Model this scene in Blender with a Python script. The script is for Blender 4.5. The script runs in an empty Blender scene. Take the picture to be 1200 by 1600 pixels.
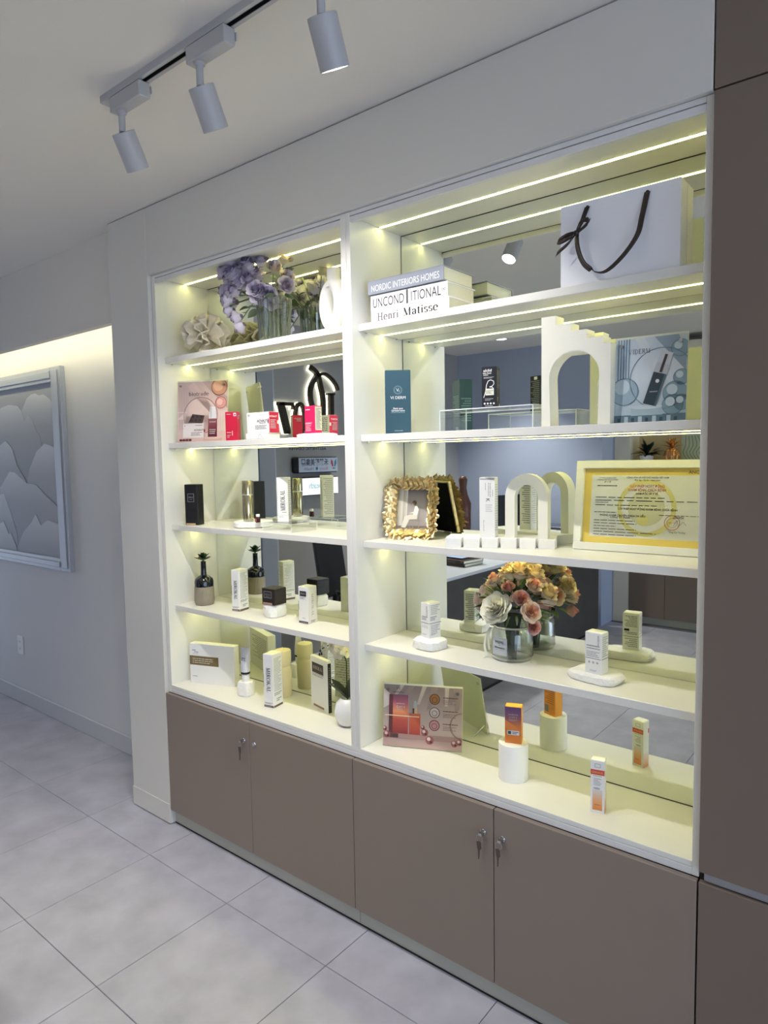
import bpy, bmesh, math, random
from math import sin, cos, pi, radians as RAD
from mathutils import Vector, Matrix
random.seed(7)
S = bpy.context.scene
COL = S.collection

# ------------------------------------------------------------------ camera
cam_d = bpy.data.cameras.new('camera'); cam = bpy.data.objects.new('camera', cam_d); COL.objects.link(cam)
cam.location = (1.53817, -1.73889, 1.68914)
cam.rotation_euler = (RAD(85.42558), RAD(1.00269), RAD(39.00609))
cam_d.sensor_fit = 'VERTICAL'; cam_d.sensor_height = 36.0; cam_d.lens = 36.0 * 1061.05 / 1600.0
cam_d.clip_start = 0.02; cam_d.clip_end = 100
S.camera = cam

# ------------------------------------------------------------------ world, daylight, exposure
W = bpy.data.worlds.new('world'); S.world = W; W.use_nodes = True
bg = W.node_tree.nodes['Background']
bg.inputs[0].default_value = (0.66, 0.77, 1.0, 1); bg.inputs[1].default_value = 2.9
S.view_settings.view_transform = 'Standard'; S.view_settings.look = 'None'
S.view_settings.gamma = 1.0; S.view_settings.use_curve_mapping = False
S.view_settings.exposure = 0.50
S.cycles.max_bounces = 10; S.cycles.transparent_max_bounces = 16; S.cycles.adaptive_threshold = .035; S.cycles.adaptive_min_samples = 16
LED_STRENGTH = 14.0
SPOT_POWER = 23.0
FILL_POWER = 29.0
COVE_STRENGTH = 20.0

def area(name, loc, rot, sx, sy, power, col, portal=False):
    d = bpy.data.lights.new(name, 'AREA'); d.shape = 'RECTANGLE'; d.size = sx; d.size_y = sy; d.energy = power; d.color = col
    if portal: d.cycles.is_portal = True
    o = bpy.data.objects.new(name, d); COL.objects.link(o); o.location = loc; o.rotation_euler = rot
    return o
# portal in the shop-front window behind the camera (sky light enters there)
area('window_portal', (4.18, -2.3, 1.35), (0, RAD(90), 0), 2.5, 3.9, 1.0, (1, 1, 1), True)

# portal in the glazed door at the far end of the corridor
area('corridor_portal', (-5.97, -.83, 1.25), (0, RAD(-90), 0), 2.3, 1.08, 1.0, (1, 1, 1), True)

# ------------------------------------------------------------------ materials
def lin(c):
    return tuple((x / 255 / 12.92 if x / 255 <= .04045 else ((x / 255 + .055) / 1.055) ** 2.4) for x in c) + (1,)
MATS = {}
def mat(name, c, rough=.5, metal=0., spec=.5, noise=None, bump=None, coat=0., emit=0., trans=0., sub=0.):
    if name in MATS: return MATS[name]
    m = bpy.data.materials.new(name); m.use_nodes = True; MATS[name] = m
    N = m.node_tree.nodes; L = m.node_tree.links; b = N['Principled BSDF']
    c = lin(c)
    b.inputs['Base Color'].default_value = c; b.inputs['Roughness'].default_value = rough
    b.inputs['Metallic'].default_value = metal; b.inputs['Specular IOR Level'].default_value = spec
    b.inputs['Coat Weight'].default_value = coat
    if emit:
        b.inputs['Emission Color'].default_value = c; b.inputs['Emission Strength'].default_value = emit
    if sub:
        b.inputs['Subsurface Weight'].default_value = sub; b.inputs['Subsurface Radius'].default_value = (.01, .008, .006)
    geo = None
    if noise or bump:
        geo = N.new('ShaderNodeNewGeometry')
    if noise:
        sc, amt = noise
        nt = N.new('ShaderNodeTexNoise'); nt.inputs['Scale'].default_value = sc; nt.inputs['Detail'].default_value = 6
        L.new(geo.outputs['Position'], nt.inputs['Vector'])
        mx = N.new('ShaderNodeMix'); mx.data_type = 'RGBA'
        mx.inputs[6].default_value = tuple(min(1, x * (1 - amt)) for x in c[:3]) + (1,)
        mx.inputs[7].default_value = tuple(min(1, x * (1 + amt)) for x in c[:3]) + (1,)
        L.new(nt.outputs['Fac'], mx.inputs[0]); L.new(mx.outputs[2], b.inputs['Base Color'])
    if bump:
        sc, st = bump
        nb = N.new('ShaderNodeTexNoise'); nb.inputs['Scale'].default_value = sc; nb.inputs['Detail'].default_value = 5
        L.new(geo.outputs['Position'], nb.inputs['Vector'])
        bp = N.new('ShaderNodeBump'); bp.inputs['Strength'].default_value = st; bp.inputs['Distance'].default_value = .004
        L.new(nb.outputs['Fac'], bp.inputs['Height']); L.new(bp.outputs[0], b.inputs['Normal'])
    return m
def grad(name, stops, axis, lo, hi, rough=.45):
    """a printed colour blend along one axis of the object (flat print)"""
    if name in MATS: return MATS[name]
    m = bpy.data.materials.new(name); m.use_nodes = True; MATS[name] = m
    N = m.node_tree.nodes; L = m.node_tree.links; b = N['Principled BSDF']; b.inputs['Roughness'].default_value = rough
    tc = N.new('ShaderNodeTexCoord'); sx = N.new('ShaderNodeSeparateXYZ'); mr = N.new('ShaderNodeMapRange'); cr = N.new('ShaderNodeValToRGB')
    L.new(tc.outputs['Object'], sx.inputs[0]); L.new(sx.outputs['XYZ'.index(axis)], mr.inputs['Value'])
    mr.inputs['From Min'].default_value = lo; mr.inputs['From Max'].default_value = hi
    L.new(mr.outputs[0], cr.inputs[0]); L.new(cr.outputs[0], b.inputs['Base Color'])
    e = cr.color_ramp.elements
    while len(e) < len(stops): e.new(.5)
    for k, (p, c) in enumerate(stops): e[k].position = p; e[k].color = lin(c)
    return m
def clear(name, tint, refl=.12):
    """thin clear plastic or glass: transparent with a Fresnel reflection"""
    if name in MATS: return MATS[name]
    m = bpy.data.materials.new(name); m.use_nodes = True; MATS[name] = m
    N = m.node_tree.nodes; L = m.node_tree.links; N.remove(N['Principled BSDF'])
    t = N.new('ShaderNodeBsdfTransparent'); t.inputs[0].default_value = tint + (1,)
    g = N.new('ShaderNodeBsdfGlossy'); g.inputs['Roughness'].default_value = .02
    lw = N.new('ShaderNodeLayerWeight'); lw.inputs[0].default_value = .45
    mr = N.new('ShaderNodeMapRange'); mr.inputs['To Min'].default_value = refl * .25; mr.inputs['To Max'].default_value = refl * 5
    mx = N.new('ShaderNodeMixShader')
    L.new(lw.outputs['Facing'], mr.inputs[0]); L.new(mr.outputs[0], mx.inputs[0])
    L.new(t.outputs[0], mx.inputs[1]); L.new(g.outputs[0], mx.inputs[2]); L.new(mx.outputs[0], N['Material Output'].inputs[0])
    return m
def emis(name, c, st):
    if name in MATS: return MATS[name]
    m = bpy.data.materials.new(name); m.use_nodes = True; MATS[name] = m
    N = m.node_tree.nodes; L = m.node_tree.links; N.remove(N['Principled BSDF'])
    e = N.new('ShaderNodeEmission'); e.inputs[0].default_value = c + (1,); e.inputs[1].default_value = st
    L.new(e.outputs[0], N['Material Output'].inputs[0]); return m

LAM = mat('white_laminate', (232, 230, 222), .32, noise=(3, .02))
EDGE = mat('white_edge_band', (226, 224, 222), .4, noise=(3, .02))
PLASTER = mat('wall_paint', (220, 219, 219), .75, noise=(2.5, .02), bump=(160, .05))
CEIL = mat('ceiling_paint', (224, 219, 211), .85, noise=(1.5, .02))
PANEL = mat('panel_white', (216, 213, 206), .5, noise=(2, .02))
TAUPE = mat('taupe_laminate', (139, 125, 113), .42, noise=(4, .03), bump=(400, .03))
TAUPE2 = mat('taupe_cladding', (121, 106, 94), .42, noise=(4, .03), bump=(400, .03))
KICK = mat('kick_metal', (186, 186, 176), .35, .3, noise=(6, .04))
DARK = mat('dark_gap', (28, 25, 24), .7, noise=(8, .1))
GREYP = mat('grey_aluminium', (168, 168, 172), .35, .6, noise=(8, .04))
CHROME = mat('chrome', (200, 200, 202), .15, 1., noise=(30, .03))
WHITEP = mat('white_card', (240, 239, 236), .45, noise=(20, .015))
WHITES = mat('white_plaster_prop', (242, 241, 237), .6, noise=(20, .02), bump=(60, .12))
MARBLE = mat('white_marble', (244, 243, 240), .5, noise=(14, .04), bump=(70, 1.0))
BLACKP = mat('black_card', (22, 21, 23), .4, noise=(20, .05))
LAMPW = mat('lamp_white', (178, 178, 180), .45, noise=(10, .02))
GREEN = mat('leaf_green', (52, 84, 48), .5, noise=(40, .25))
GREEND = mat('leaf_dark', (24, 44, 32), .42, noise=(40, .25))
GREENL = mat('leaf_light', (120, 148, 84), .55, noise=(40, .2))
GOLD = mat('gold_leaf', (224, 200, 146), .28, .75, noise=(60, .25), bump=(90, .2))
INK = mat('ink_black', (26, 25, 28), .5, noise=(30, .05)); INKG = mat('ink_grey', (130, 130, 136), .5, noise=(30, .05)); INKW = mat('ink_white', (238, 238, 236), .45, noise=(30, .02))
INKL = mat('ink_light_grey', (182, 182, 186), .5, noise=(30, .03))
CLEAR = clear('clear_acrylic', (.96, .975, .97), .1)
GLASS = clear('clear_glass', (.93, .96, .945), .16)
LEDM = emis('led_diffuser', (1.0, .95, .35), LED_STRENGTH)

# ------------------------------------------------------------------ mesh helpers
class MB:
    def __init__(s): s.v = []; s.f = []; s.m = []; s.mats = []
    def mi(s, m):
        if m not in s.mats: s.mats.append(m)
        return s.mats.index(m)
    def add(s, vs, fs, m, T=None):
        b = len(s.v); i = s.mi(m)
        s.v += [tuple(T @ Vector(p)) if T else tuple(p) for p in vs]
        s.f += [tuple(b + k for k in f) for f in fs]; s.m += [i] * len(fs); return s
    def box(s, x0, y0, z0, x1, y1, z1, m, bev=0, T=None):
        lo = (min(x0, x1), min(y0, y1), min(z0, z1)); hi = (max(x0, x1), max(y0, y1), max(z0, z1))
        bev = min(bev, .45 * min(h - l for l, h in zip(lo, hi)))
        if bev <= 0:
            vs = [(x, y, z) for x in (lo[0], hi[0]) for y in (lo[1], hi[1]) for z in (lo[2], hi[2])]
            fs = [(0, 1, 3, 2), (4, 6, 7, 5), (0, 4, 5, 1), (2, 3, 7, 6), (0, 2, 6, 4), (1, 5, 7, 3)]
            return s.add(vs, fs, m, T)
        ix = {}; vs = []
        c = [(a + b) / 2 for a, b in zip(lo, hi)]
        for sg in [(a, b, d) for a in (0, 1) for b in (0, 1) for d in (0, 1)]:
            for ax in range(3):
                p = [(hi if sg[k] else lo)[k] + (0 if k == ax else (-bev if sg[k] else bev)) for k in range(3)]
                ix[(sg, ax)] = len(vs); vs.append(p)
        fs = []
        def face(q):
            n = (Vector(vs[q[1]]) - Vector(vs[q[0]])).cross(Vector(vs[q[2]]) - Vector(vs[q[0]]))
            mid = sum((Vector(vs[k]) for k in q), Vector()) / len(q) - Vector(c)
            fs.append(tuple(q) if n.dot(mid) > 0 else tuple(reversed(q)))
        for ax in range(3):
            o = [k for k in range(3) if k != ax]
            for sgn in (0, 1):
                q = []
                for a, b in ((0, 0), (1, 0), (1, 1), (0, 1)):
                    g = [0, 0, 0]; g[ax] = sgn; g[o[0]] = a; g[o[1]] = b; q.append(ix[(tuple(g), ax)])
                face(q)
            for a in (0, 1):
                for b in (0, 1):
                    g0 = [0, 0, 0]; g0[o[0]] = a; g0[o[1]] = b; g1 = list(g0); g1[ax] = 1
                    face([ix[(tuple(g0), o[0])], ix[(tuple(g1), o[0])], ix[(tuple(g1), o[1])], ix[(tuple(g0), o[1])]])
        for sg in [(a, b, d) for a in (0, 1) for b in (0, 1) for d in (0, 1)]:
            face([ix[(sg, k)] for k in range(3)])
        return s.add(vs, fs, m, T)
    def lathe(s, prof, m, n=24, c=(0, 0, 0), T=None, close=True, fn=None):
        vs = []; fs = []; k = len(prof)
        for j, (r, z) in enumerate(prof):
            for i in range(n):
                a = 2 * pi * i / n; rr = fn(r, z, a) if fn else r
                vs.append((c[0] + rr * cos(a), c[1] + rr * sin(a), c[2] + z))
        for j in range(k - 1):
            for i in range(n):
                i2 = (i + 1) % n; fs.append((j * n + i, j * n + i2, (j + 1) * n + i2, (j + 1) * n + i))
        if close:
            if prof[0][0] > 1e-6: fs.append(tuple(reversed(range(n))))
            if prof[-1][0] > 1e-6: fs.append(tuple((k - 1) * n + i for i in range(n)))
        return s.add(vs, fs, m, T)
    def tube(s, path, r, m, n=8, T=None, cap=True):
        P = [Vector(p) for p in path]; vs = []; fs = []; rs = r if isinstance(r, (list, tuple)) else [r] * len(P)
        up = None
        for j, p in enumerate(P):
            d = (P[min(j + 1, len(P) - 1)] - P[max(j - 1, 0)]).normalized()
            if up is None: up = Vector((0, 0, 1)) if abs(d.z) < .9 else Vector((1, 0, 0))
            a = d.cross(up).normalized(); b = a.cross(d).normalized(); up = b
            for i in range(n):
                t = 2 * pi * i / n; vs.append(p + (a * cos(t) + b * sin(t)) * rs[j])
        for j in range(len(P) - 1):
            for i in range(n):
                i2 = (i + 1) % n; fs.append((j * n + i, j * n + i2, (j + 1) * n + i2, (j + 1) * n + i))
        if cap: fs.append(tuple(reversed(range(n)))); fs.append(tuple((len(P) - 1) * n + i for i in range(n)))
        return s.add(vs, fs, m, T)
    def prism(s, poly, y0, y1, m, T=None):
        """polygon in x,z extruded along y"""
        n = len(poly)
        vs = [(x, y0, z) for x, z in poly] + [(x, y1, z) for x, z in poly]
        fs = [tuple(range(n)), tuple(reversed(range(n, 2 * n)))] + [(i, i + n, (i + 1) % n + n, (i + 1) % n) for i in range(n)]
        return s.add(vs, fs, m, T)
    def ball(s, c, r, m, n=16, k=10, T=None, jit=0, sc=(1, 1, 1)):
        vs = []; fs = []
        for j in range(k + 1):
            t = pi * j / k
            for i in range(n):
                a = 2 * pi * i / n; q = 1 + (random.uniform(-jit, jit) if 0 < j < k else 0)
                vs.append((c[0] + r * sc[0] * q * sin(t) * cos(a), c[1] + r * sc[1] * q * sin(t) * sin(a), c[2] + r * sc[2] * q * cos(t)))
        for j in range(k):
            for i in range(n):
                i2 = (i + 1) % n; fs.append((j * n + i, (j + 1) * n + i, (j + 1) * n + i2, j * n + i2))
        return s.add(vs, fs, m, T)
    def mesh(s, name, smooth=None, merge=False):
        me = bpy.data.meshes.new(name); me.from_pydata(s.v, [], s.f)
        for m in s.mats: me.materials.append(m)
        me.polygons.foreach_set('material_index', s.m)
        if merge:
            bm = bmesh.new(); bm.from_mesh(me); bmesh.ops.remove_doubles(bm, verts=bm.verts, dist=1e-6)
            bmesh.ops.recalc_face_normals(bm, faces=bm.faces); bm.to_mesh(me); bm.free()
        if smooth is not None:
            me.shade_smooth(); me.set_sharp_from_angle(angle=RAD(smooth))
        me.update(); return me
    def build(s, name, parent=None, smooth=None, merge=False, loc=None, **tags):
        return link(name, s.mesh(name, smooth, merge), parent, loc, **tags)
def link(name, me, parent=None, loc=None, rot=None, **tags):
    o = bpy.data.objects.new(name, me); COL.objects.link(o); o.parent = parent
    if loc: o.location = loc
    if rot: o.rotation_euler = rot
    for k, v in tags.items():
        if v is not None: o[k] = v
    return o
def thing(name, label, cat, loc=(0, 0, 0), rz=0, group=None, rot=None):
    o = bpy.data.objects.new(name, None); COL.objects.link(o); o.empty_display_size = .05
    o.location = loc; o.rotation_euler = rot or (0, 0, RAD(rz)); o['label'] = label; o['category'] = cat
    if group: o['group'] = group
    return o
def B(name, parent, x0, y0, z0, x1, y1, z1, m, bev=.0015, **tags):
    return MB().box(x0, y0, z0, x1, y1, z1, m, bev).build(name, parent, **tags)
def SB(name, x0, y0, z0, x1, y1, z1, m, bev=0):
    return MB().box(x0, y0, z0, x1, y1, z1, m, bev).build(name, None, kind='structure')

# ------------------------------------------------------------------ lettering
TXT = {}
def text2d(body, bold=False):
    key = (body, bold)
    if key in TXT: return TXT[key]
    cu = bpy.data.curves.new('t', 'FONT'); cu.body = body; cu.size = 1.0; cu.resolution_u = 3
    if bold: cu.offset = .018
    o = bpy.data.objects.new('t', cu); COL.objects.link(o)
    dg = bpy.context.evaluated_depsgraph_get(); me = o.evaluated_get(dg).to_mesh()
    vs = [(v.co.x, v.co.y) for v in me.vertices]; fs = [tuple(p.vertices) for p in me.polygons]
    bpy.data.objects.remove(o); bpy.data.curves.remove(cu)
    TXT[key] = (vs, fs); return TXT[key]
# a small roman-serif stroke alphabet: strokes are (points, widths); cap height 1
def _arc(cx, cy, rx, ry, a0, a1, n=12): return [(cx + rx * cos(RAD(a0 + (a1 - a0) * i / n)), cy + ry * sin(RAD(a0 + (a1 - a0) * i / n))) for i in range(n + 1)]
def _aw(pts, T, t, cx): # width by slant: thick where the stroke runs upright
    w = []
    for i in range(len(pts)):
        a = pts[max(i - 1, 0)]; b = pts[min(i + 1, len(pts) - 1)]; dx = b[0] - a[0]; dy = b[1] - a[1]
        w.append(t + (T - t) * abs(dy) / (math.hypot(dx, dy) + 1e-9))
    return w
def glyph(ch, T, t):
    st = lambda x, y0, y1, w=T: ([(x, y0), (x, y1)], [w, w])
    sf = lambda x, y, h=.17: ([(x - h, y + (t / 2 if y < .01 else -t / 2)), (x + h, y + (t / 2 if y < .01 else -t / 2))], [t, t])
    ln = lambda a, b, w: ([a, b], [w, w])
    def arc(*k):
        p = _arc(*k); return (p, _aw(p, T, t, 0))
    X = .66
    G = {
     'I': ([st(.2, 0, 1), sf(.2, 0), sf(.2, 1)], .42),
     'M': ([st(.16, 0, 1, t), ln((.16, 1), (.52, .02), T), ln((.52, .02), (.9, 1), t), st(.9, 0, 1), sf(.16, 0), sf(.9, 0), sf(.9, 1, .13), sf(.13, 1, .1)], 1.12),
     'R': ([st(.2, 0, 1), arc(.3, .76, .33, .22, 90, -90), ln((.2, .98), (.32, .98), t), ln((.2, .54), (.34, .54), t), ln((.38, .54), (.72, .03), T), sf(.2, 0), sf(.12, 1, .1), ln((.68, t / 2), (.86, t / 2), t)], .84),
     'O': ([arc(.5, .5, .42, .47, 0, 360)], 1.0),
     'K': ([st(.2, 0, 1), ln((.22, .38), (.7, .97), t), ln((.36, .56), (.76, .02), T), sf(.2, 0), sf(.2, 1), sf(.7, 1, .13), sf(.76, 0, .13)], .92),
     'A': ([ln((.12, 0), (.45, 1), t), ln((.45, 1), (.78, 0), T), ln((.22, .34), (.66, .34), t), sf(.12, 0, .12), sf(.78, 0, .14)], .92),
     'L': ([st(.2, 0, 1), sf(.2, 1), ln((.04, t / 2), (.66, t / 2), t), ln((.65, 0), (.68, .26), t)], .74),
     'V': ([ln((.1, 1), (.43, 0), T), ln((.43, 0), (.76, 1), t), sf(.1, 1, .14), sf(.76, 1, .12)], .88),
     'D': ([st(.2, 0, 1), arc(.3, .5, .5, .48, 90, -90), ln((.06, .98), (.32, .98), t), ln((.06, .02), (.32, .02), t)], .94),
     'E': ([st(.2, 0, 1), ln((.06, .98), (.64, .98), t), ln((.06, .02), (.68, .02), t), ln((.2, .52), (.5, .52), t), st(.63, .8, 1, t), st(.66, 0, .22, t)], .78),
     'H': ([st(.2, 0, 1), st(.76, 0, 1), ln((.2, .52), (.76, .52), t), sf(.2, 0), sf(.2, 1), sf(.76, 0), sf(.76, 1)], .98),
     'e': ([arc(.34, .33, .26, .32, 0, 315), ln((.1, .36), (.6, .36), t)], .68),
     'n': ([st(.16, 0, X), arc(.33, X - .2, .2, .19, 150, 0), st(.53, 0, X - .18), sf(.16, 0, .13), sf(.53, 0, .13), ([(.03, X - t / 2), (.16, X - t / 2)], [t, t])], .72),
     'r': ([st(.16, 0, X), arc(.36, X - .2, .2, .19, 150, 60), sf(.16, 0, .14), ([(.03, X - t / 2), (.16, X - t / 2)], [t, t])], .52),
     'i': ([st(.18, 0, X), sf(.18, 0, .13), ([(.04, X - t / 2), (.18, X - t / 2)], [t, t]), ([(.18, .8), (.18, .95)], [T, T])], .36),
     'a': ([arc(.3, X - .2, .2, .19, 170, 0), st(.5, 0.04, X - .18), arc(.32, .18, .2, .17, 70, 350), ln((.5, .04), (.62, .04), t)], .66),
     't': ([st(.2, .12, .86), ln((.04, X), (.4, X), t), arc(.32, .13, .12, .12, 180, 320)], .45),
     's': ([arc(.28, X - .16, .18, .15, 20, 250), arc(.28, .16, .18, .15, 90, -160)], .54),
     'b': ([st(.15, 0, 1), arc(.34, .32, .22, .31, 150, -150), ([(.0, 1 - t / 2), (.15, 1 - t / 2)], [t, t])], .66),
     'o': ([arc(.34, .32, .25, .31, 0, 360)], .68),
     'd': ([st(.52, 0, 1), arc(.33, .32, .22, .31, 30, 330), ([(.38, 1 - t / 2), (.52, 1 - t / 2)], [t, t])], .68),
     ' ': ([], .36)}
    return G[ch]
def serif2d(body, T=.17, t=.055, sp=.06):
    key = ('serif', body, T, t)
    if key in TXT: return TXT[key]
    vs = []; fs = []; x = 0
    for ch in body:
        strokes, adv = glyph(ch, T, t)
        for pts, ws in strokes:
            b = len(vs); n = len(pts)
            for i in range(n):
                a = pts[max(i - 1, 0)]; c = pts[min(i + 1, n - 1)]
                dx, dy = c[0] - a[0], c[1] - a[1]; l = math.hypot(dx, dy) or 1; nx, ny = -dy / l * ws[i] / 2, dx / l * ws[i] / 2
                vs += [(x + pts[i][0] + nx, pts[i][1] + ny), (x + pts[i][0] - nx, pts[i][1] - ny)]
            for i in range(n - 1): fs.append((b + 2 * i, b + 2 * i + 1, b + 2 * i + 3, b + 2 * i + 2))
        x += adv + sp
    TXT[key] = (vs, fs); return TXT[key]
class Face:
    """a flat print area: o origin, r right, u up, n outward normal"""
    def __init__(s, o, r, u, n): s.o, s.r, s.u, s.n = map(Vector, (o, r, u, n))
    def p(s, a, b, k=1): return s.o + s.r * a + s.u * b + s.n * (.00035 * k)
class Print(MB):
    clip = None
    def poly(s, F, pts, m, k=1):
        if s.clip: pts = [(min(max(a, 0), s.clip[0]), min(max(b, 0), s.clip[1])) for a, b in pts]
        return s.add([F.p(a, b, k) for a, b in pts], [tuple(range(len(pts)))], m)
    def rect(s, F, a0, b0, a1, b1, m, k=1): return s.poly(F, [(a0, b0), (a1, b0), (a1, b1), (a0, b1)], m, k)
    def disc(s, F, ca, cb, r, m, k=1, n=20, rb=None): return s.poly(F, [(ca + r * cos(2 * pi * i / n), cb + (rb or r) * sin(2 * pi * i / n)) for i in range(n)], m, k)
    def line(s, F, pts, w, m, k=1, closed=False):
        pts = list(pts) + ([pts[0]] if closed else [])
        for i in range(len(pts) - 1):
            a, b = pts[i], pts[i + 1]; dx, dy = b[0] - a[0], b[1] - a[1]; l = math.hypot(dx, dy) or 1; nx, ny = -dy / l * w / 2, dx / l * w / 2
            s.poly(F, [(a[0] + nx, a[1] + ny), (a[0] - nx, a[1] - ny), (b[0] - nx, b[1] - ny), (b[0] + nx, b[1] + ny)], m, k)
    def ring(s, F, ca, cb, r, w, m, k=1, n=24): s.line(F, [(ca + r * cos(2 * pi * i / n), cb + r * sin(2 * pi * i / n)) for i in range(n)], w, m, k, True)
    def frame(s, F, a0, b0, a1, b1, w, m, k=1): s.line(F, [(a0, b0), (a1, b0), (a1, b1), (a0, b1)], w, m, k, True)
    def text(s, F, body, ca, cb, h, m, k=2, rot=0, w=None, serif=None, bold=False):
        """centred on (ca, cb); h = cap height; w = overall length if given"""
        vs, fs = serif2d(body, *serif) if serif else text2d(body, bold)
        if not vs: return s
        x0 = min(v[0] for v in vs); x1 = max(v[0] for v in vs); H = 1.0 if serif else .70
        ky = h / H; kx = (w / (x1 - x0)) if w else ky
        c, sn = cos(RAD(rot)), sin(RAD(rot)); out = []
        for x, y in vs:
            x = (x - (x0 + x1) / 2) * kx; y = (y - H / 2) * ky
            out.append(F.p(ca + x * c - y * sn, cb + x * sn + y * c, k))
        return s.add(out, fs, m)
    def lines(s, F, a0, b0, a1, b1, n, m, k=1, fill=.5, rnd=None, center=False):
        rnd = rnd or random.Random(hash((round(a0, 4), n)) & 0xffff); st = (b1 - b0) / n
        for i in range(n):
            b = b1 - (i + .5) * st; end = a0 + (a1 - a0) * (rnd.uniform(.6, 1) if i % 3 else 1); a = a0
            off = (a1 - end) / 2 if center else 0
            while a < end:
                w = (a1 - a0) * rnd.uniform(.06, .2); e = min(a + w, end)
                s.rect(F, a + off, b - st * fill / 2, e + off, b + st * fill / 2, m, k); a = e + (a1 - a0) * .025
    def put(s, parent, name='print'): return s.build(name, parent)
def faces(w, d, h):
    return (Face((0, 0, 0), (1, 0, 0), (0, 0, 1), (0, -1, 0)), Face((w, 0, 0), (0, 1, 0), (0, 0, 1), (1, 0, 0)),
            Face((w, d, 0), (-1, 0, 0), (0, 0, 1), (0, 1, 0)), Face((0, d, 0), (0, -1, 0), (0, 0, 1), (-1, 0, 0)))
class Router:
    """sends each print call to a mesh of its own per face"""
    def __init__(s, F): s.F = list(F); s.P = [Print() for _ in F]
    def __getattr__(s, k):
        def call(F, *a, **kw): return getattr(s.P[s.F.index(F)], k)(F, *a, **kw)
        return call
    def put(s, t):
        for p, nm in zip(s.P, ('front_print', 'side_print', 'back_print', 'end_print')):
            if p.v: p.build(nm, t)
def carton(name, label, A, rz, w, d, h, z, m, pr=None, cat='box', group=None, flap=True, lidm=None):
    t = thing(name, label, cat, (A[0], A[1], z), rz, group)
    MB().box(0, 0, 0, w, d, h - .0012, m, .0009).build('carton', t)
    if flap: MB().box(.0012, .0006, h - .0012, w - .0012, d - .0006, h, lidm or m, .0003).build('tuck_flap', t)
    if pr:
        FS4 = faces(w, d, h); P = Router(FS4); pr(P, *FS4); P.put(t)
    return t
def rock(name, label, c, sx, sy, h, z, rz=0, group=None, jit=.06, cat='stone', seed=1, m=None, n=14):
    """rough-hewn plaster block: flat top, chipped sides"""
    rn = random.Random(seed); b = MB(); prof = [(0, 0), (.90, 0), (1.0, .10), (1.02, .45), (1.0, .8), (.9, .97), (.82, 1.0), (0, 1.0)]
    vs = []; fs = []
    out = []
    for i in range(n * 2):
        a = 2 * pi * i / (n * 2); p = 4.2
        rr = (abs(cos(a)) ** p + abs(sin(a)) ** p) ** (-1 / p); out.append((rr * cos(a), rr * sin(a)))
    N = len(out)
    for j, (r, zz) in enumerate(prof):
        for i, (x, y) in enumerate(out):
            q = r * (1 + (rn.uniform(-jit, jit) if 1 < j < 6 else rn.uniform(-jit, jit) * .4))
            vs.append((x * q * sx / 2, y * q * sy / 2, zz * h if j in (0, 1, 6, 7) else h * (zz + rn.uniform(-.05, .04))))
    for j in range(len(prof) - 1):
        for i in range(N):
            i2 = (i + 1) % N; fs.append((j * N + i, j * N + i2, (j + 1) * N + i2, (j + 1) * N + i))
    b.add(vs, fs, m or MARBLE)
    o = b.build(name, None, smooth=28, merge=True, loc=(c[0], c[1], z), label=label, category=cat, group=group)
    o.rotation_euler = (0, 0, RAD(rz)); return o

# ================================================================== THE ROOM
MY = .2777                      # mirror plane
SH = {'R': (2.1416, 1.7686, 1.4019, 1.0363), 'L': (2.1479, 1.7703, 1.403, 1.0338)}; TH = .0235; BASE = .6677
# floor: slab + single tiles
TILE = mat('floor_tile', (180, 178, 187), .36, noise=(6.5, .34), bump=(14, .05))
fl = SB('floor', -6, -4.8, -.08, 4.2, .3, -.004, mat('grout', (104, 102, 104), .9, noise=(40, .1)))
tx, ty = .5245, .520
tm = MB().box(.0012, .0012, -.006, tx - .0012, ty - .0012, 0, TILE, .0012).mesh('tile')
for i in range(-11, 5):
    for j in range(-8, 2):
        x0 = .0155 + i * tx; y0 = -.216 + j * ty
        if y0 > .25 or x0 > 3.7: continue
        link('tile', tm, fl, (x0, y0, 0))
SB('ceiling', -6, -4.8, 2.79, 4.2, .4, 2.87, CEIL)
SB('wall_back', -6, .283, 0, 4.2, .40, 2.79, PLASTER)
wl = MB(); wl.box(-6.1, -4.8, 0, -6, -1.38, 2.79, PLASTER); wl.box(-6.1, -.28, 0, -6, .14, 2.42, PLASTER); wl.box(-6.1, .14, 0, -6, .4, 2.79, PLASTER); wl.box(-6.1, -1.38, 2.42, -6, .14, 2.79, PLASTER); wl.build('wall_left', None, kind='structure')
gd = thing('door_1', '', ''); del gd['label']; del gd['category']; gd['kind'] = 'structure'; gd.location = (-6.05, -.62, 0)
for y in (-.76, .30): B('door_stile', gd, -.02, y, .002, .02, y + .04, 2.42, GREYP)
for z_ in (.002, 2.38): B('door_rail', gd, -.019, -.72, z_, .019, .30, z_ + .04, GREYP)
for y in (-.72,): B('pane', gd, -.004, y, .042, .004, y + 1.02, 2.38, clear('window_glass', (.97, .98, .98), .06), 0)
GREYBLUE = mat('grey_blue_paint', (170, 180, 204), .7, noise=(2, .02))
SB('wall_opposite', -6, -4.8, 0, -.96, -4.13, 2.79, GREYBLUE)
SB('wall_far', -.96, -4.9, 0, 4.2, -4.76, 2.79, PLASTER)
CONC = mat('concrete_panel', (158, 157, 157), .7, noise=(3.5, .16), bump=(12, .06))
SB('trim_1', -2.785, -1.4248, 0, -2.595, -1.415, 2.79, mat('pale_end_cap', (196, 204, 216), .6, noise=(3, .02)))
SB('wall_sign', -2.78, -4.13, 0, -2.6, -1.425, 2.79, CONC)
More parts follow.
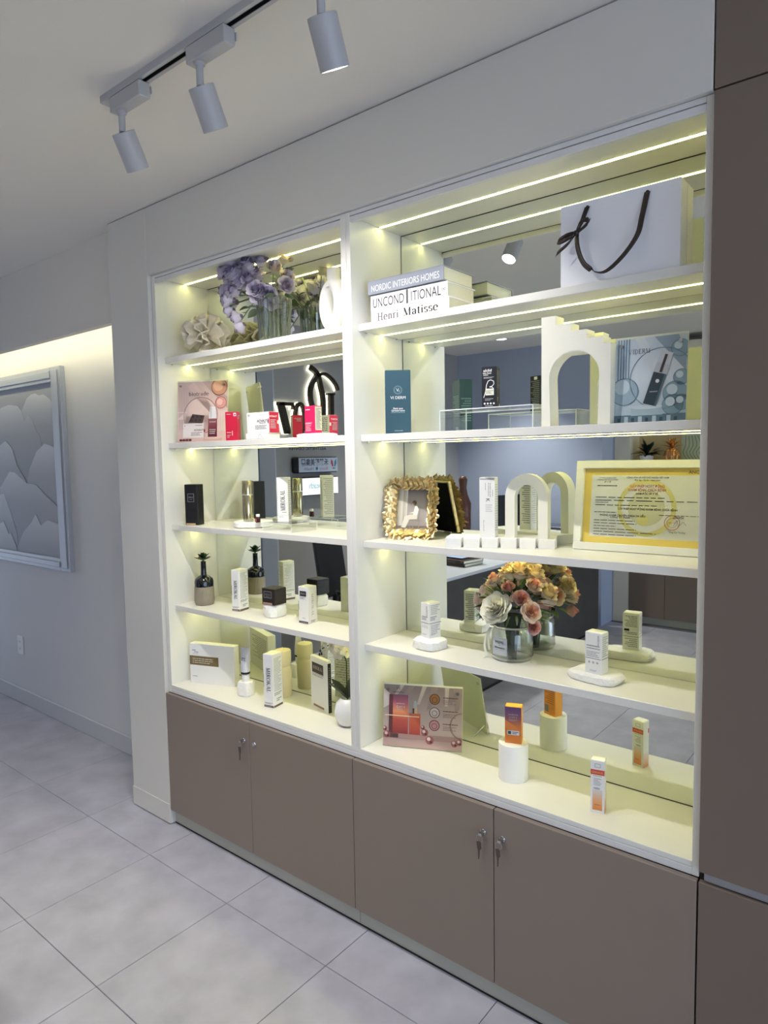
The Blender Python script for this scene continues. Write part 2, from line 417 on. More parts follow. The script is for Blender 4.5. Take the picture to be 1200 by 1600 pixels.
# shop-front wall with window
wr = MB(); wr.box(4.2, -4.8, 0, 4.32, .4, .1, PLASTER); wr.box(4.2, -4.8, 2.6, 4.32, .4, 2.79, PLASTER)
wr.box(4.2, -4.8, .1, 4.32, -4.25, 2.6, PLASTER); wr.box(4.2, -.35, .1, 4.32, .4, 2.6, PLASTER); wr.build('wall_right', None, kind='structure')
win = thing('window_1', '', ''); del win['label']; del win['category']; win['kind'] = 'structure'; win.location = (4.24, -2.3, .1)
for k in range(4):
    B('mullion', win, -.02, -1.95 + k * 1.29 - .025, 0, .02, -1.95 + k * 1.29 + .025, 2.5, GREYP)
for z in (0, 2.46): B('window_rail', win, -.02, -1.95, z, .02, 1.95, z + .04, GREYP)
for k in range(3): B('pane', win, -.004, -1.92 + k * 1.29, .04, .004, -.69 + k * 1.29, 2.46, clear('window_glass', (.97, .98, .98), .06), 0)

# pillar + header that surround the shelving
ws = MB(); ws.box(-1.484, -.018, .004, -1.172, .2829, 2.786, PANEL, .0015); ws.build('wall_pillar', None, kind='structure')
SB('wall_header', -1.1719, -.018, 2.5035, 1.1170, .2829, 2.7855, PANEL, .0015)
SB('baseboard_pillar', -1.486, -.0225, .006, -1.1722, -.0181, .098, PANEL, .001)
SB('baseboard_back', -6, .271, 0, -1.4845, .2829, .108, mat('baseboard_paint', (205, 205, 206), .5, noise=(3, .02)), .003)
# bulkhead with hidden cove light over the corridor
SB('ceiling_bulkhead', -6, .045, 2.366, -1.4845, .085, 2.79, CEIL)
cv = thing('cove_light', 'warm hidden strip light tucked behind the dropped ceiling edge', 'strip light', (-3.7, .1, 2.40))
B('profile', cv, -2.2, -.012, -.006, 2.2, .0, .012, GREYP, 0)
MB().box(-2.2, .0005, -.005, 2.2, .006, .010, emis('cove_led', (1, .93, .62), COVE_STRENGTH)).build('diffuser', cv)

# ---------------- tall taupe cupboard at the right end
tc = thing('tall_cupboard', 'full-height dark taupe cupboard beside the lit shelving', 'cupboard', (1.1190, 0, 0))
B('body', tc, 0, 0, .0, 1.3, .2825, 2.786, DARK, 0)
for k in range(2):
    x0 = .0015 + k * .65; x1 = x0 + .647
    B('door', tc, x0, -.018, 2.5045, x1, -.0008, 2.784, TAUPE2, .0012)
    B('door', tc, x0, -.018, .6565, x1, -.0008, 2.5005, TAUPE2, .0012)
    B('door', tc, x0, -.018, .0727, x1, -.0008, .6305, TAUPE2, .0012)
B('finger_channel', tc, .012, -.010, .6335, 1.3, -.0006, .654, GREYP, .001)
B('kick_plate', tc, 0, -.0004, .004, 1.3, -.0001, .0715, KICK, 0)

# ---------------- base cabinets
def lock(door, x, z, key):
    lk = MB(); R = Matrix.Translation((x, -.0184, z)) @ Matrix.Rotation(RAD(90), 4, 'X')
    lk.lathe([(0, 0), (.0105, 0), (.0105, .002), (.009, .004), (.0065, .0045), (.0065, .0075), (0, .0075)], CHROME, 20, T=R)
    lk.box(-.0012, -.0005, 0, .0012, .0004, 0, CHROME) if 0 else None
    l = lk.build('lock', door, smooth=40)
    if key:
        k = MB(); k.box(x - .006, -.041, z - .004, x + .006, -.026, z + .004, CHROME, .001)
        k.tube([(x + .011 * cos(a) - .002, -.038, z - .013 + .011 * sin(a)) for a in [2 * pi * i / 14 for i in range(15)]], .0009, CHROME, 6)
        k.prism([(x - .010, z - .046), (x - .013, z - .026), (x - .006, z - .022), (x + .002, z - .024), (x + .003, z - .045), (x - .002, z - .050), (x - .0035, z - .078), (x - .007, z - .080), (x - .008, z - .050)], -.0372, -.0388, mat('key_steel', (96, 86, 78), .4, .5, noise=(40, .1)))
        k.build('key', l)
    return l
def base_cabinet(label, xs, keyed):
    t = thing('base_cabinet', label, 'cabinet', (0, 0, 0), 0, 'taupe base cabinets under the lit shelving')
    B('body', t, xs[0] + .001, 0.0012, .0727, xs[2] - .001, .2822, .6300, DARK, 0)
    for k in range(2):
        d = B('door', t, xs[k] + .0014, -.018, .0727, xs[k + 1] - .0014, -.0008, .6305, TAUPE, .0012)
        lock(d, (xs[k + 1] - .0345) if k == 0 else (xs[k] + .031), .548, keyed[k])
    B('kick_plate', t, xs[0] + .001, .0076, .004, xs[2] - .001, .012, .0725, KICK, .0005)
    B('floor_seal', t, xs[0] + .001, .0045, 0.0002, xs[2] - .001, .012, .0038, DARK, 0)
    return t
base_cabinet('taupe two-door base cabinet beside the white pillar, key hanging from its lock', (-1.1715, -.5843, -.0249), (True, False))
base_cabinet('taupe two-door base cabinet beside the tall cupboard, keys in both locks', (-.0249, .5434, 1.1175), (True, True))

# ---------------- lit display shelving with mirror back
ds = thing('display_shelf', 'white built-in display shelving with mirror back and lit shelves', 'shelving', (0, 0, 0))
B('side_panel', ds, -1.1690, 0, .632, -1.1451, .2822, 2.5025, LAM, .001)
B('side_panel', ds, 1.1, 0, .632, 1.1172, .2822, 2.5025, LAM, .001)
B('divider', ds, -.0433, 0, BASE + .0002, -.0182, .2772, 2.5025, LAM, .001)
B('divider', ds, -.0176, 0, BASE + .0002, 0, .2772, 2.5025, LAM, .001)
B('base_board', ds, -1.1450, 0.0, .6522, 1.0999, .2772, BASE, LAM, .001)
B('base_rail', ds, -1.1450, -.0005, .6320, 1.0999, .016, .6512, EDGE, .001)
DARKM = mat('mirror_edge', (86, 88, 70), .6, noise=(20, .1))
MIR = mat('mirror_silver', (232, 236, 230), .012, 1.0)
for x0, x1, key in ((-1.1451, -.0433, 'L'), (0, 1.1, 'R')):
    B('top_panel', ds, x0 + .0003, .0125, 2.4881, x1 - .0003, .2772, 2.5025, LAM, 0)
    B('top_rail', ds, x0 + .0003, 0, 2.4684, x1 - .0003, .012, 2.4864, EDGE, .0008)
    B('top_trim', ds, x0 + .0003, 0, 2.4890, x1 - .0003, .0122, 2.5025, EDGE, .0008)
    B('rail_groove', ds, x0 + .0003, .006, 2.4866, x1 - .0003, .0118, 2.4888, DARK, 0)
    mp = B('mirror', ds, x0 + .0035, MY, BASE + .003, x1 - .0035, MY + .003, 2.4850, MIR, 0)
    B('mirror_backing', ds, x0, MY + .0031, .66, x1, MY + .0048, 2.495, DARKM, 0)
    def led(parent, zt):
        MB().box(x0 + .006, .149, zt - .0007, x1 - .006, .1605, zt - .0001, LEDM).build('led_strip', parent)
    tp = B('lamp_profile', ds, x0 + .002, .1475, 2.4870, x1 - .002, .162, 2.4880, GREYP, 0); led(tp, 2.4870)
    for zt in SH[key]:
        s = B('shelf', ds, x0 + .0004, .0355, zt - TH, x1 - .0004, .2752, zt, LAM, .0012)
        led(s, zt - TH)
        for yy in (.07, .24): MB().lathe([(0, 0), (.003, 0), (.003, .004), (0, .004)], CHROME, 10, T=Matrix.Translation((x0 + .0035, yy, zt - TH - .005))).build('shelf_pin', s)

# ---------------- track with spotlights
tr = thing('ceiling_track', 'white lighting track running along the ceiling before the shelving', 'track', (-.455, -.585, 2.79))
TK = MB(); TK.box(0, -.0175, -.021, 3.0, -.0125, 0, LAMPW); TK.box(0, .0125, -.021, 3.0, .0175, 0, LAMPW); TK.box(0, -.0125, -.004, 3.0, .0125, 0, LAMPW)
TK.box(0, -.0125, -.021, 3.0, -.007, -.0195, LAMPW); TK.box(0, .007, -.021, 3.0, .0125, -.0195, LAMPW)
TK.build('track_channel', tr)
B('conductor', tr, .03, -.0115, -.018, 3.0, -.008, -.008, DARK, 0); B('conductor', tr, .03, .008, -.018, 3.0, .0115, -.008, DARK, 0)
B('channel_floor', tr, .03, -.008, -.010, 3.0, .008, -.0045, DARK, 0)
B('end_cap', tr, -.006, -.0178, -.0213, .028, .0178, -.0003, LAMPW, .001)
LENS = emis('lamp_lens', (1, .96, .9), 14)
def head(label, x, aim, on=True):
    t = thing('track_spotlight', label, 'spotlight', (x, -.585, 2.7685), 0, 'white cylinder spotlights on the ceiling track')
    B('adapter', t, -.035, -.018, -.043, .125, .018, -.0005, LAMPW, .002)
    B('latch', t, .115, .0181, -.028, .128, .0225, -.008, LAMPW, .001)
    MB().lathe([(0, 0), (.0145, 0), (.0145, -.006), (.0095, -.009), (.0095, -.060), (0, -.060)], LAMPW, 20, c=(0, 0, -.0435)).build('stem', t, smooth=40)
    # cylinder head tilted towards the shelves
    p0 = Vector((0, .002, -.1015)); d = (Vector(aim) - (Vector((x, -.585, 2.7685)) + p0)).normalized()
    Q = d.to_track_quat('-Z', 'Y').to_matrix().to_4x4(); T = Matrix.Translation(p0) @ Q
    MB().lathe([(0, .0), (.0335, .0), (.0345, -.001), (.0345, -.1035), (.0335, -.1045), (.031, -.1035), (.031, -.094), (0, -.094)], LAMPW, 32, T=T).build('lamp_head', t, smooth=40)
    MB().lathe([(0, -.1005), (.0300, -.1005), (.0305, -.0945), (0, -.0945)], LENS if on else mat('lens_off', (120, 120, 118), .2, noise=(20, .05)), 32, T=T).build('lens', t, smooth=40)
    if on:
        L = bpy.data.lights.new('spot', 'SPOT'); L.energy = SPOT_POWER; L.color = (1, .965, .93); L.spot_size = RAD(95); L.spot_blend = .85; L.shadow_soft_size = .012
        o = bpy.data.objects.new('spot', L); COL.objects.link(o); o.parent = t; o.matrix_local = T @ Matrix.Translation((0, 0, -.106))
    return t
head('white cylinder track spotlight nearest the end cap of the track', -.3735, (-.59, .20, 1.38))
head('white cylinder track spotlight in the middle of the three in view', .007, (-.14, .20, 1.30))
head('white cylinder track spotlight with its glowing lens ring showing, farthest from the end cap', .447, (.30, .20, 1.22))

# ---------------- fill lamps added in the ceiling, out of view, to brighten the room
for k, (x, y) in enumerate(((.2, -1.55), (2.6, -3.3), (-1.2, -1.2), (-1.6, -2.2), (-1.7, -3.5))):
    lab = ['recessed ceiling lamp over the aisle before the gift bag', 'recessed ceiling lamp over the aisle nearest the window corner', 'recessed ceiling lamp over the floor before the white pillar', 'recessed ceiling lamp washing the halo-lit letters', 'recessed ceiling lamp above the far end of the reception desk'][k]
    t = thing('recessed_lamp', lab, 'ceiling lamp', (x, y, 2.789), 0, 'recessed ceiling lamps in the room')
    MB().lathe([(.05, 0), (.062, 0), (.062, -.004), (.05, -.003)], LAMPW, 28, close=False).build('rim', t, smooth=40)
    MB().lathe([(0, -.001), (.05, -.001)], emis('downlight_lens', (1, .96, .9), 6), 28, close=False).build('lens', t)
    L = bpy.data.lights.new('down', 'SPOT'); L.spot_size = RAD(100); L.spot_blend = .8; L.shadow_soft_size = .05; L.energy = FILL_POWER * (.9, .6, .8, 3.8, 4.2)[k]; L.color = (1, .97, .94)
    o = bpy.data.objects.new('down', L); COL.objects.link(o); o.parent = t; o.location = (0, 0, -.012)

# ---------------- corridor: picture and socket
art = thing('framed_picture', 'large framed picture of pale layered mountain shapes on the corridor wall', 'picture', (0, .2828, 0))
FR = mat('picture_frame', (176, 182, 192), .4, noise=(6, .03))
X0, X1, Z0, Z1 = -3.86, -2.572, 1.018, 2.276
for nm, a in (('frame_rail', (X0 + .125, Z1 - .088, X1 - .125, Z1)), ('frame_rail', (X0 + .125, Z0, X1 - .125, Z0 + .078)), ('frame_stile', (X0, Z0, X0 + .1249, Z1)), ('frame_stile', (X1 - .1249, Z0, X1, Z1))):
    f = MB(); f.box(a[0], -.030, a[1], a[2], 0, a[3], FR, .002)
    up = nm == 'frame_stile'; i = .03
    if up: f.box(a[0] + i, -.037, a[1] + .02, a[2] - i, -.0302, a[3] - .02, FR, .004)
    else: f.box(a[0], -.037, a[1] + .022, a[2], -.0302, a[3] - .022, FR, .004)
    f.build(nm, art)
B('backing', art, X0 + .1, -.008, Z0 + .06, X1 - .1, -.0005, Z1 - .07, mat('mist_grey', (166, 168, 172), .6, noise=(3, .04)), 0)
LY = [[(-3.202, 2.005), (-3.127, 2.07), (-3.082, 2.112), (-3.015, 2.136), (-2.952, 2.137), (-2.905, 2.122), (-2.844, 2.124), (-2.765, 2.091), (-2.723, 2.056), (-2.69, 1.998)],
 [(-3.7, 2.0), (-3.468, 2.078), (-3.353, 2.089), (-3.219, 2.075), (-3.158, 2.037), (-3.128, 1.967), (-3.07, 2.009), (-3.012, 1.972), (-2.97, 1.903), (-2.925, 1.868), (-2.902, 1.8), (-2.888, 1.677)],
 [(-3.128, 1.58), (-3.092, 1.655), (-2.975, 1.768), (-2.859, 1.816), (-2.788, 1.803), (-2.709, 1.784), (-2.69, 1.729)],
 [(-3.7, 1.75), (-3.505, 1.827), (-3.43, 1.849), (-3.339, 1.799), (-3.274, 1.679), (-3.154, 1.579)],
 [(-3.7, 1.5), (-3.548, 1.533), (-3.39, 1.638), (-3.308, 1.632), (-3.143, 1.562), (-3.003, 1.552), (-2.898, 1.497), (-2.69, 1.403)],
 [(-3.7, 1.4), (-3.557, 1.478), (-3.498, 1.485), (-3.403, 1.353), (-3.325, 1.211)],
 [(-3.323, 1.126), (-3.228, 1.229), (-3.086, 1.307), (-3.028, 1.362), (-2.961, 1.29), (-2.858, 1.329), (-2.69, 1.304)],
 [(-3.7, 1.2), (-3.587, 1.271), (-3.526, 1.293), (-3.452, 1.204), (-3.422, 1.218), (-3.338, 1.119)]]
for k, pts in enumerate(LY):
    hi = max(p[1] for p in pts); poly = [(pts[0][0], Z0 + .07)] + pts + [(pts[-1][0], Z0 + .07)]
    g = grad('mist_layer_%d' % k, [(0, (150, 152, 158)), (.55, (168, 170, 175)), (1, (206, 208, 212))], 'Z', hi - .45, hi, .65)
    MB().prism(poly, -.0095 - .0016 * k, -.0082 - .0016 * k, g).build('mountain_layer', art)
so = thing('wall_socket', 'white double wall socket plate low on the corridor wall', 'socket', (-3.415, .2828, .355))
B('plate', so, -.042, -.006, 0, .042, 0, .132, WHITEP, .003)
for z in (.028, .078):
    q = MB(); q.box(-.015, -.0075, z, .015, -.0062, z + .026, WHITEP, .001)
    for dx in (-.006, .006): q.box(dx - .0012, -.0079, z + .008, dx + .0012, -.0076, z + .019, DARK)
    q.build('outlet', so)

# ================================================================== THINGS ON THE SHELVES
def L(k): return SH['L'][k - 1] if k < 5 else BASE
def R_(k): return SH['R'][k - 1] if k < 5 else BASE

# ---------- flowers
def petal(b, m, r, tilt, ang, h, w, curl, z0=0, T=None):
    """one cupped petal as a 4x3 patch"""
    vs = []; fs = []; nu, nv = 4, 4
    for j in range(nv + 1):
        t = j / nv; wid = w * (sin(pi * (.12 + .80 * t)) ** .7)
        for i in range(nu + 1):
            s_ = i / nu * 2 - 1
            out = r + h * (sin(tilt) * t) + curl * t * t * .5 - .25 * w * (s_ * s_) * (1 - .3 * t)
            up = h * cos(tilt) * t - curl * (t ** 3) * .35 - .08 * h * s_ * s_ * t + random.uniform(-.02, .02) * h * t
            vs.append((out * cos(ang) - s_ * wid * sin(ang), out * sin(ang) + s_ * wid * cos(ang), z0 + up))
    for j in range(nv):
        for i in range(nu):
            a = j * (nu + 1) + i; fs.append((a, a + 1, a + nu + 2, a + nu + 1))
    b.add(vs, fs, m, T)
def cup_petal(b, m, r0, r1, flare, ang, span, h, z0):
    """a petal wrapped round the flower axis, its rim turned outwards"""
    nu, nv = 6, 5; vs = []; fs = []; ph = random.uniform(0, 6)
    for j in range(nv + 1):
        t = j / nv
        for i in range(nu + 1):
            u = i / nu * 2 - 1; top = 1 - .32 * abs(u) ** 2.2
            tt = t * top
            r = r0 + (r1 - r0) * tt ** .55 + flare * max(0, tt - .55) ** 1.5 * 3 + .03 * h * sin(5 * u + ph) * tt
            a_ = ang + u * span / 2
            vs.append((r * cos(a_), r * sin(a_), z0 + h * tt - flare * max(0, tt - .75) * 1.2))
    for j in range(nv):
        for i in range(nu): k = j * (nu + 1) + i; fs.append((k, k + 1, k + nu + 2, k + nu + 1))
    b.add(vs, fs, m)
def rose_mesh(name, mats, R=.03, seed=0, layers=5, open_=1.0):
    random.seed(seed); b = MB()
    for k in range(layers):
        t = k / max(layers - 1, 1); n = 2 + (k + 1) // 2 if k < 3 else 3 + k // 2
        for i in range(n):
            cup_petal(b, mats[min(len(mats) - 1, int(t * len(mats) * .999))], R * (.03 + .10 * t), R * (.10 + .68 * t), R * (.16 + .03 * t) * open_, 2 * pi * (i + .37 * k) / n + random.uniform(-.15, .15), 2 * pi / n * 1.35, R * (1.30 - .50 * t + random.uniform(-.08, .08)), -.22 * R * t)
    b.lathe([(0, -.34 * R), (.22 * R, -.3 * R), (.3 * R, -.1 * R), (.1 * R, .4 * R), (0, .45 * R)], mats[0], 10)
    return b.mesh(name, 70)
def aim(o, d, roll=0):
    o.rotation_mode = 'QUATERNION'; q = Vector(d).to_track_quat('Z', 'Y'); o.rotation_quaternion = q @ Matrix.Rotation(roll, 3, 'Z').to_quaternion()
def leaf_mesh(name, m, l=.05, w=.016, bend=.25, n=5):
    b = MB(); vs = []; fs = []
    for j in range(n + 1):
        t = j / n; ww = w * sin(pi * min(1, .06 + .94 * t)) ** .8 if t < 1 else .0004
        z = -bend * l * t * t
        vs += [(-ww, l * t, z + ww * .35), (0, l * t, z), (ww, l * t, z + ww * .35)]
    for j in range(n):
        for i in (0, 1): a = j * 3 + i; fs.append((a, a + 1, a + 4, a + 3))
    b.add(vs, fs, m); return b.mesh(name, 50)

# ---------- left bay, top shelf
z = L(1)
IV = mat('ivory_ceramic', (232, 222, 200), .5, noise=(10, .03))
cvb = MB(); rc = random.Random(3)
def ruffle(ang, R, amp, fr, ph, tw, zc, sq):
    # one frilled sheet standing on the foot: fan of radius R around (0, 0, zc)
    ns, nt = 80, 7; vs = []; fs = []
    for j in range(nt + 1):
        t = .12 + .88 * j / nt
        for i in range(ns + 1):
            s_ = -.62 + 4.38 * i / ns                     # angle around the fan, opening upwards
            w = amp * t ** 1.6 * sin(fr * s_ + ph) + .35 * amp * t * sin(2.3 * fr * s_ + 1.7 * ph)
            rr = R * t * (1 + .07 * sin(fr * s_ * .5 + ph))
            x = rr * cos(s_) * sq; zz = max(.002, zc + rr * sin(s_)); yy = w + tw * rr * t
            vs.append((x * cos(ang) - yy * sin(ang), x * sin(ang) + yy * cos(ang), zz))
    for j in range(nt):
        for i in range(ns): k = j * (ns + 1) + i; fs.append((k, k + 1, k + ns + 2, k + ns + 1))
    cvb.add(vs, fs, IV)
for a_, R_a, am_, fr_, ph_, tw_ in ((.1, .093, .015, 8.2, .3, .12), (.62, .09, .016, 9.0, 1.6, -.14), (1.15, .084, .015, 8.5, 2.9, .08), (1.67, .082, .015, 9.2, .7, -.08), (2.2, .088, .016, 8.8, 4.0, .12), (2.75, .092, .015, 8.0, 5.1, -.12)):
    ruffle(a_, R_a, am_, fr_, ph_, tw_, .092, 1.14)
cvb.lathe([(0, 0), (.040, 0), (.043, .004), (.034, .02), (.022, .05), (0, .06)], IV, 24)
cv = cvb.build('coral_vase', None, smooth=75, loc=(-.995, .148, z), label='ivory ruffled coral-like ceramic vase at the pillar end of the top shelf', category='vase')
cv.rotation_euler = (0, 0, RAD(20))
so_ = cv.modifiers.new('shell', 'SOLIDIFY'); so_.thickness = .0035
# fluted glass vase
VC = (-.555, .158)
gv = thing('glass_vase', 'fluted crystal glass vase on the top shelf holding lilac roses', 'vase', (VC[0], VC[1], z))
fl_ = lambda r, zz, a: r * (1 + .045 * cos(24 * a)) if r > .03 else r
MB().lathe([(0, .0), (.052, .0), (.055, .006), (.055, .016), (.060, .022), (.070, .185), (.067, .185), (.057, .026), (0, .024)], GLASS, 96, fn=fl_).build('glass_body', gv, smooth=50)
MB().lathe([(.045, .0005), (.054, .003), (.054, .014), (.044, .019)], mat('crystal_foot', (214, 222, 212), .1, 0, .8, noise=(60, .3)), 48, close=False, fn=lambda r, zz, a: r * (1 + .05 * cos(24 * a))).build('foot', gv, smooth=30)
rib = MB()
for i in range(24):
    a = 2 * pi * i / 24; rib.tube([(.0615 * cos(a), .0615 * sin(a), .03), (.0705 * cos(a), .0705 * sin(a), .18)], .0016, clear('rib_glass', (.93, .96, .93), .5), 5)
rib.build('flutes', gv, smooth=60)
LIL = [mat('lilac_petal_deep', (132, 118, 148), .6, noise=(60, .15)), mat('lilac_petal', (188, 178, 203), .6, noise=(60, .12)), mat('lilac_petal_pale', (216, 208, 223), .6, noise=(60, .1))]
WHT = [mat('cream_petal', (236, 226, 210), .6, noise=(60, .06)), mat('blush_petal', (226, 206, 206), .6, noise=(60, .08))]
lr = [rose_mesh('lilac_rose_%d' % k, LIL if k < 2 else [LIL[1], LIL[2]], .039, 11 + k, 8, 1.0) for k in range(3)]
pr_ = rose_mesh('pale_rose', [LIL[2], WHT[1], WHT[0]], .037, 31, 8, 1.0)
bq = thing('flower_bouquet', 'bunch of lilac artificial roses standing in the fluted glass vase', 'flowers', (VC[0], VC[1], z + .03))
def bloom_at(parent, mesh, name, p, c, sc, roll=0):
    o = link(name, mesh, parent, p); d = Vector(p) - Vector(c); aim(o, d, roll); o.scale = (sc,) * 3; return o
rn = random.Random(5)
# (x along shelf, y depth, z) relative to the vase foot; the bunch leans towards the pillar
HB = [(-.235, -.02, .285, 0), (-.205, -.045, .262, 1), (-.268, -.01, .245, 0), (-.23, -.05, .225, 1), (-.185, -.055, .30, 1), (-.155, -.06, .26, 0), (-.17, -.07, .215, 2), (-.20, -.06, .19, 1), (-.255, -.03, .195, 0), (-.225, -.04, .155, 1), (-.19, -.03, .125, 0), (-.13, -.055, .315, 0), (-.115, -.075, .275, 1), (-.10, -.08, .225, 2), (-.135, -.08, .205, 1), (-.065, -.07, .33, 0), (-.06, -.085, .285, 1), (-.05, -.09, .235, 1), (-.03, -.075, .195, 2), (-.015, -.06, .30, 2), (-.105, -.03, .35, 0), (-.16, -.02, .335, 1), (-.215, -.01, .325, 0), (-.185, -.02, .09, 0), (.04, -.045, .27, 3), (.07, -.01, .235, 3), (.05, .0, .31, 3), (.085, -.03, .20, 2), (-.28, .01, .21, 1), (-.05, 0, .34, 3)]
for k in range(26):                                     # inner blooms fill the bunch
    t_ = rn.random(); HB.append((-.25 + .26 * t_, -.03 - .055 * sin(pi * t_) + rn.uniform(-.015, .03), .19 + .10 * sin(pi * min(1, t_ * 1.1 + .1)) + rn.uniform(-.045, .045), rn.choice((0, 1, 1, 2))))
for k, (x, y, zz, kind) in enumerate(HB):
    bloom_at(bq, ([lr[0], lr[1], lr[2], pr_])[kind], 'rose', (x, y + .012, zz - .015), (-.08, .03, .14), rn.uniform(.88, 1.08), rn.uniform(0, 6))
gl = leaf_mesh('rose_leaf', mat('sage_leaf', (98, 116, 84), .6, noise=(40, .2)), .05, .017)
for k in range(26):
    p = Vector((rn.uniform(-.22, .09), rn.uniform(-.06, .05), rn.uniform(.10, .27))); o = link('leaf', gl, bq, p)
    o.rotation_euler = (rn.uniform(-.6, .6), rn.uniform(-.7, .7), rn.uniform(0, 6.28)); o.scale = (rn.uniform(.7, 1.1),) * 3
for k, (x, y, zz, kind) in enumerate(HB[:30:2]):
    a = 2 * pi * k / 15
    MB().tube([(.030 * cos(a), .030 * sin(a), .0), (.02 * cos(a), .02 * sin(a), .09), (x * .45, y * .45, .16 + zz * .1), (x * .95, y * .95 + .01, zz - .03)], .0022, mat('stem_green', (112, 132, 88), .6, noise=(30, .15)), 5).build('stem', bq)
# ring vase
rv = MB(); n1, n2 = 48, 18; vs = []; fs = []
for i in range(n1):
    a = 2 * pi * i / n1
    for j in range(n2):
        b_ = 2 * pi * j / n2; rr = .0245 + .005 * abs(cos(a)); ex, ez = .046 + rr * cos(b_), .072 + rr * cos(b_)
        vs.append((ex * cos(a), .030 * sin(b_), .098 + ez * sin(a)))
for i in range(n1):
    for j in range(n2): fs.append((i * n2 + j, ((i + 1) % n1) * n2 + j, ((i + 1) % n1) * n2 + (j + 1) % n2, i * n2 + (j + 1) % n2))
rv.add(vs, fs, WHITES); rv.lathe([(.034, .160), (.0255, .182), (.0245, .228), (.022, .229), (.020, .226), (.020, .19)], WHITES, 24, close=False)
rvo = rv.build('ring_vase', None, smooth=60, loc=(-.188, .120, z), label='matte white ring-shaped ceramic vase next to the shelf divider', category='vase'); rvo.rotation_euler = (0, 0, RAD(-12))

# ---------- acrylic poster stands
def poster(name, label, A, rz, w, h, z, lean, draw, base, gap=.004):
    t = thing(name, label, 'poster', (A[0], A[1], z), rot=(RAD(-lean), 0, RAD(rz)))
    B('printed_sheet', t, 0, 0, 0, w, .0012, h, base, 0)
    P = Print(); P.clip = (w, h); draw(P, Face((0, -.0003, 0), (1, 0, 0), (0, 0, 1), (0, -1, 0)), w, h); P.put(t)
    B('acrylic_front', t, -.001, -.0052, -.0005, w + .001, -.0030, h + .006, clear('poster_acrylic', (.985, .985, .985), .03), 0)
    B('acrylic_back', t, -.001, .0016, -.0005, w + .001, .0042, h + .006, mat('backing_board', (224, 226, 208), .5, noise=(10, .03)), 0)
    for x in (.016, w - .016):
        for zz in (h - .018,):
            MB().lathe([(0, -.002), (.0042, -.002), (.0050, 0), (.0050, .013), (0, .013)], CHROME, 14, T=Matrix.Translation((x, .0055, zz)) @ Matrix.Rotation(RAD(90), 4, 'X')).build('bolt', t, smooth=40)
        MB().tube([(x, .004, .03), (x, .062, .004)], .0028, CHROME, 8).build('rear_peg', t, smooth=60)
    return t
PINKBG = grad('poster_pink', [(0, (226, 196, 188)), (.45, (232, 206, 198)), (1, (196, 172, 164))], 'Z', 0, .275)
PK = lambda n, c: mat('print_' + n, c, .45, noise=(30, .03))
